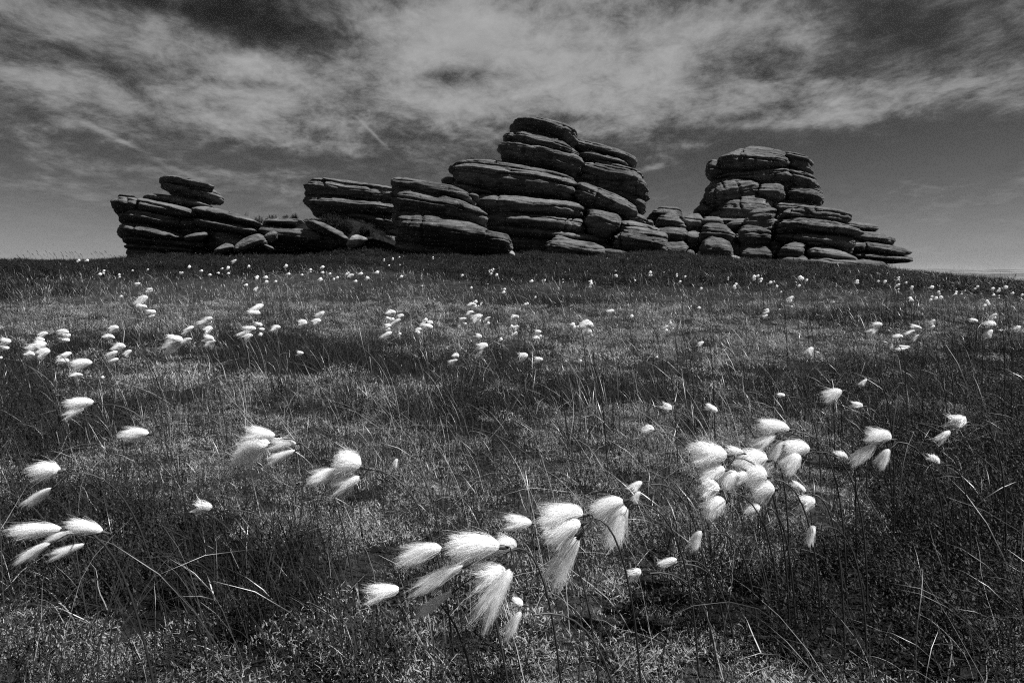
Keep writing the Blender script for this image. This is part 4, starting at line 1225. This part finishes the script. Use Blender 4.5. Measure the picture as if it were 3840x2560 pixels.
plant('K', [(1535, 1200, 1370, 1200, 105), (1480, 1245, 1385, 1335, 66)], 'lower cotton grass with a big fan head over a narrow one', 0.30)
plant('H', [(1395, 470, 1362, 468, 24)], 'small single cotton head on open ground left of centre', 0.27)
plant('H', [(480, 583, 458, 580, 16)], 'tiny cotton head in heather right of the broad swept head', 0.24)

# the middle ground and the far strip: (crop, heads)
FARL = [
    ('H', [(25, 415, 45), (20, 445, 38)]), ('H', [(2, 490, 16)]), ('H', [(197, 385, 42), (185, 408, 36)]), ('H', [(185, 425, 50), (168, 448, 66)]), ('H', [(200, 468, 52), (140, 475, 32)]),
    ('H', [(290, 372, 44), (305, 390, 36), (300, 412, 36)]), ('H', [(522, 357, 40), (503, 396, 42)]), ('H', [(303, 482, 46), (294, 508, 42)]), ('H', [(550, 443, 46), (514, 476, 46), (525, 505, 34)]), ('H', [(585, 470, 36)]),
    ('H', [(808, 408, 58), (800, 435, 76), (860, 412, 38)]), ('H', [(872, 360, 34), (850, 378, 24)]), ('H', [(955, 320, 40), (945, 335, 48)]), ('H', [(955, 362, 40), (958, 400, 42), (970, 424, 36)]),
    ('H', [(1150, 360, 44), (1125, 380, 48), (1137, 395, 44)]), ('H', [(1190, 340, 26), (1202, 362, 28), (1195, 385, 20)]), ('H', [(1268, 356, 38)]), ('H', [(1185, 265, 44), (1170, 288, 44)]), ('H', [(650, 235, 52), (655, 257, 34)]),
    ('H', [(697, 282, 34), (697, 303, 26)]), ('H', [(688, 178, 24), (688, 188, 22)]), ('H', [(632, 153, 22)]), ('H', [(1390, 330, 36)]), ('H', [(1470, 295, 36), (1452, 325, 40)]), ('H', [(555, 211, 18)]),
    ('K', [(240, 755, 110), (360, 800, 90), (200, 830, 66), (250, 842, 60)]), ('K', [(310, 885, 96), (190, 930, 86), (200, 975, 52)]), ('K', [(190, 1058, 104)]), ('K', [(348, 1042, 54)]),
    ('K', [(690, 850, 66), (665, 905, 70), (752, 888, 82)]), ('K', [(735, 945, 108)]), ('K', [(605, 990, 76), (600, 1030, 50)]), ('K', [(1195, 840, 84), (1170, 915, 70), (1222, 910, 50)]),
    ('K', [(1390, 835, 124), (1390, 882, 84)]), ('K', [(1530, 838, 68), (1530, 902, 56)]), ('K', [(1905, 812, 74)]), ('K', [(1845, 945, 50), (1900, 955, 74), (1895, 1040, 58)]),
    ('K', [(1360, 612, 64), (1320, 650, 90), (1350, 668, 60)]), ('K', [(1295, 762, 82)]), ('K', [(1445, 625, 24), (1432, 652, 24), (1400, 670, 26)]), ('K', [(2025, 648, 44), (2056, 640, 40)]), ('K', [(1700, 1115, 54)]),
    ('K', [(1750, 442, 46), (1738, 482, 44)]), ('K', [(2112, 335, 46)]), ('K', [(1305, 428, 42)]), ('K', [(650, 398, 32)]), ('K', [(1528, 377, 18)]),
    ('K', [(1600, 178, 32), (1572, 190, 26), (1590, 204, 22)]), ('K', [(1545, 197, 22), (1550, 217, 22), (1570, 242, 38)]), ('K', [(1645, 252, 40)]), ('K', [(1185, 262, 38)]), ('K', [(368, 279, 58)]), ('K', [(40, 220, 48)]),
    ('K', [(142, 45, 24), (140, 65, 20)]), ('K', [(258, 35, 30), (258, 50, 28)]), ('K', [(345, 15, 26)]), ('K', [(207, 126, 30)]), ('K', [(352, 121, 22)]), ('K', [(795, 18, 26), (797, 40, 24)]),
    ('H', [(362, 45, 12), (356, 51, 12)]), ('H', [(400, 45, 14)]), ('H', [(476, 94, 14), (476, 103, 12), (458, 108, 18)]), ('H', [(547, 110, 11), (548, 122, 12)]), ('H', [(608, 92, 11)]), ('H', [(678, 88, 11)]),
    ('H', [(868, 75, 18)]), ('H', [(835, 103, 14), (826, 100, 8)]), ('H', [(925, 92, 14)]), ('H', [(963, 110, 14)]), ('H', [(1002, 102, 13)]), ('H', [(1020, 82, 12), (1046, 80, 16)]), ('H', [(1048, 104, 14)]), ('H', [(1075, 48, 20)]),
    ('H', [(1142, 73, 14)]), ('H', [(1180, 119, 18), (1178, 130, 16)]), ('H', [(1219, 122, 22), (1222, 145, 20)]), ('H', [(1265, 143, 14)]), ('H', [(1130, 157, 16)]), ('H', [(1175, 177, 20)]), ('H', [(1313, 70, 16), (1310, 78, 12)]),
    ('H', [(1325, 107, 18)]), ('H', [(1387, 110, 12)]), ('H', [(1425, 88, 14), (1424, 98, 14)]), ('H', [(1480, 75, 20)]), ('H', [(1481, 100, 14)]), ('H', [(1515, 105, 12)]), ('H', [(1470, 132, 20)]), ('H', [(1533, 131, 12), (1549, 123, 14)]),
    ('H', [(1590, 110, 16), (1600, 104, 12)]), ('H', [(1613, 115, 24)]), ('H', [(1632, 140, 18)]), ('H', [(1656, 105, 20)]), ('H', [(1685, 128, 18)]), ('H', [(1730, 100, 22)]),
    ('J', [(218, 221, 32)]), ('J', [(335, 214, 20)]), ('J', [(494, 207, 12), (495, 233, 16)]), ('J', [(740, 222, 28), (742, 245, 34), (733, 270, 30)]), ('J', [(960, 130, 15)]), ('J', [(962, 168, 28), (966, 180, 26)]),
    ('J', [(1265, 148, 30), (1256, 172, 20), (1275, 172, 18)]), ('J', [(1386, 145, 9)]), ('J', [(1498, 160, 20), (1500, 178, 18)]), ('J', [(1572, 183, 20)]), ('J', [(1527, 226, 26)]), ('J', [(1131, 217, 17)]), ('J', [(1712, 288, 26)]),
    ('J', [(1953, 190, 16), (1952, 208, 15)]), ('J', [(2018, 252, 30), (2003, 268, 28), (2010, 285, 28)]), ('J', [(2180, 188, 34), (2178, 207, 30)]), ('J', [(2213, 175, 26)]), ('J', [(2243, 203, 28), (2238, 226, 26)]),
    ('J', [(250, 365, 22)]), ('J', [(915, 488, 58)]), ('J', [(1098, 532, 36)]), ('J', [(1692, 457, 38)]), ('J', [(1625, 441, 15)]), ('J', [(2292, 475, 40), (2293, 500, 42), (2280, 528, 40)]),
    ('J', [(705, 573, 38), (705, 612, 104), (713, 672, 70)]), ('J', [(580, 600, 42), (592, 628, 32), (622, 622, 36)]), ('J', [(1403, 628, 40), (1403, 655, 34)]), ('J', [(1440, 575, 20), (1442, 594, 28)]), ('J', [(1465, 640, 18)]),
    ('J', [(80, 535, 48)]), ('J', [(85, 630, 48), (72, 685, 42)]), ('J', [(276, 668, 52), (265, 722, 44), (293, 712, 36)]), ('J', [(1713, 773, 46)]), ('J', [(1323, 890, 26)]), ('J', [(650, 925, 28)]),
    ('I', [(292, 190, 36), (307, 208, 40)]), ('I', [(350, 225, 30)]), ('I', [(18, 245, 40)]), ('I', [(55, 236, 16)]), ('I', [(78, 280, 28)]), ('I', [(284, 272, 26)]), ('I', [(118, 331, 20)]), ('I', [(208, 387, 48), (197, 410, 40)]),
    ('I', [(105, 490, 15)]), ('I', [(216, 465, 20)]), ('I', [(600, 425, 22)]), ('I', [(815, 229, 36), (815, 245, 36)]), ('I', [(1010, 232, 28)]), ('I', [(1070, 238, 32)]), ('I', [(1200, 198, 24), (1195, 218, 28)]), ('I', [(1268, 243, 20)]),
    ('I', [(1198, 265, 26), (1182, 275, 30)]), ('I', [(1197, 303, 18), (1197, 328, 15)]), ('I', [(1320, 285, 28), (1315, 298, 34)]), ('I', [(1500, 287, 42)]), ('I', [(1565, 331, 24), (1575, 350, 20)]), ('I', [(1504, 376, 26), (1492, 402, 30)]),
    ('I', [(1540, 387, 32)]), ('I', [(1587, 385, 34)]), ('I', [(1302, 383, 34), (1308, 400, 34), (1324, 408, 22)]), ('I', [(1728, 333, 26), (1720, 352, 30)]), ('I', [(1777, 348, 17)]), ('I', [(1811, 317, 17)]), ('I', [(1922, 282, 26), (1900, 300, 24)]),
    ('I', [(2063, 302, 32)]), ('I', [(2122, 303, 26), (2115, 318, 34)]), ('I', [(2180, 289, 34)]), ('I', [(2070, 357, 25)]), ('I', [(2121, 366, 18), (2122, 384, 13)]), ('I', [(2245, 342, 28)]), ('I', [(2330, 360, 28)]),
    ('I', [(2008, 412, 28), (2022, 430, 26), (2028, 445, 24)]), ('I', [(1990, 455, 26)]),
    ('I', [(1050, 628, 962, 632, 66), (1018, 665, 906, 706, 54)]), ('I', [(1412, 665, 1308, 632, 40), (1352, 685, 1263, 712, 34), (1390, 722, 1322, 778, 38)]), ('I', [(1240, 745, 1160, 732, 48)]),
    ('I', [(1308, 835, 1208, 830, 30), (1290, 845, 1163, 857, 22)]), ('I', [(1145, 800, 1120, 850, 30)]), ('I', [(1510, 606, 46), (1512, 645, 36)]), ('I', [(1930, 602, 1866, 588, 46)]), ('I', [(2070, 555, 60), (2078, 570, 34)]),
    ('I', [(2090, 640, 2008, 612, 66), (2065, 680, 1980, 745, 62)]), ('I', [(2138, 680, 34)]), ('I', [(2290, 662, 48)]), ('I', [(378, 875, 66)]),
]
ZONES = [(0, 430, 'the open left skyline'), (430, 830, 'the tilted slab pile'), (830, 1130, 'the heather bank'), (1130, 1480, 'the long shelf rock'), (1480, 1900, 'the prow rock'),
         (1900, 2450, 'the tallest stack'), (2450, 2700, 'the jumbled blocks'), (2700, 3080, 'the domed tower'), (3080, 3440, 'the pointed slabs'), (3440, 3900, 'the bare skyline right')]
ORD = ['first', 'second', 'third', 'fourth', 'fifth', 'sixth', 'seventh', 'eighth', 'ninth', 'tenth', 'eleventh', 'twelfth', 'thirteenth', 'fourteenth', 'fifteenth', 'sixteenth', 'seventeenth', 'eighteenth', 'nineteenth', 'twentieth']
first_far = len(PL)
for crop_, heads_ in FARL:
    plant(crop_, heads_, None, random.uniform(0.30, 0.35))
buckets = {}
for k_ in range(first_far, len(PL)):
    hd = PL[k_][0]
    mx_, my_ = hd[0][0], hd[0][1]
    zn = next(z[2] for z in ZONES if z[0] <= mx_ < z[1])
    row = 'far strip' if my_ < 1055 else ('upper middle' if my_ < 1170 else 'lower middle')
    buckets.setdefault((zn, row), []).append((mx_, k_))
NUM = {1: 'one-headed', 2: 'two-headed', 3: 'three-headed', 4: 'four-headed', 5: 'five-headed'}
for (zn, row), v_ in buckets.items():
    for o_, (mx_, k_) in enumerate(sorted(v_)):
        out, _, h_, ln_ = PL[k_]
        nm = NUM[len(out)]
        PL[k_] = (out, '%s cotton grass, %s from left in the %s below %s' % (nm, ORD[o_], row, zn), h_, ln_)

for heads_, label_, h_, lean_ in PL:
    a0 = heads_[0]
    D0 = find_depth(a0[0], a0[1], h_)
    att_ = []
    for hq in heads_:
        Dh = D0 + (random.uniform(-0.03, 0.03) if len(heads_) > 1 else 0.0)
        A = at(hq[0], hq[1], Dh)
        Lpx = math.hypot(hq[2] - hq[0], hq[3] - hq[1])
        T = at(hq[2], hq[3], Dh + random.uniform(-0.25, 0.25) * Lpx * D0 / FPX)
        att_.append((A, T, hq[4] * Dh / FPX, Lpx))
    topA = max(att_, key=lambda q_: q_[0][2])[0]
    rx_ = topA[0] + random.uniform(0.05, 0.15)
    ry_ = topA[1] + random.uniform(-0.03, 0.05)
    root = np.array([rx_, ry_, float(terrain(rx_, ry_)) - 0.01])
    near = D0 < 1.5
    node = topA + np.array([0.012, 0.0, -0.004])
    e = link('cotton_grass', None, None, root)
    bg_ = Bag()
    hh = max(node[2] - root[2], 0.05)
    ctl = np.array([rx_ - 0.02, ry_, root[2] + hh * 1.02])
    thick_ = 0.0014 if D0 < 4 else 0.0016
    tube(bg_, bez(root, ctl, node, 12 if near else 7) - root, np.linspace(thick_ * 1.15, thick_ * 0.8, 12 if near else 7), 5 if near else 3)
    for A, T, W_, Lpx in att_:
        mid = (node + A) / 2 + np.array([0.006, 0, 0.006])
        tube(bg_, bez(node, mid, A, 6) - root, thick_ * 0.6, 4 if near else 3)
    link('stem', bg_.mesh('stem', M['stem']), e)
    for A, T, W_, Lpx in att_:
        pool = HI if Lpx > 75 else (MID if Lpx > 22 else LOW)
        d = Vector(T - A)
        L_ = d.length
        x_ = d.normalized()
        y_ = Vector((0, 0, 1)).cross(x_).normalized()
        z_ = x_.cross(y_)
        ww = max(W_ * 1.05, 0.2 * L_)
        mt = Matrix(((x_.x * L_, y_.x * ww, z_.x * ww, 0), (x_.y * L_, y_.y * ww, z_.y * ww, 0), (x_.z * L_, y_.z * ww, z_.z * ww, 0), (0, 0, 0, 1)))
        o = link('cotton_head', random.choice(pool), e)
        o.matrix_local = Matrix.Translation(Vector(A - root)) @ mt
        if near:
            bo = link('bract', BRACT, o)
    tag(e, label_, 'cotton grass', 'cotton grass in seed across the moor', 'thing')

# ------------------------------------------------------------------ the air between here and the far ridges
m, t = material('air')
pv = t.n('ShaderNodeVolumePrincipled')
pv.inputs['Color'].default_value = (0.95, 0.95, 0.95, 1)
pv.inputs['Density'].default_value = 2.5e-5
pv.inputs['Anisotropy'].default_value = 0.0
o = t.n('ShaderNodeOutputMaterial')
t.t.links.new(pv.outputs[0], o.inputs['Volume'])
hx, z0, z1 = 16800.0, float(GZ.min()) - 1.0, max(float(GZ.max()), 9.0) + 2.0
V = np.array([(x_, y_, z_) for z_ in (z0, z1) for y_ in (-hx, hx) for x_ in (-hx, hx)])
F4 = np.array([(0, 2, 3, 1), (4, 5, 7, 6), (0, 1, 5, 4), (2, 6, 7, 3), (0, 4, 6, 2), (1, 3, 7, 5)])
tag(link('haze', mesh_np('haze', V, [F4], m, False)), 'thin pale haze over the far ridges', 'haze', None, 'stuff')
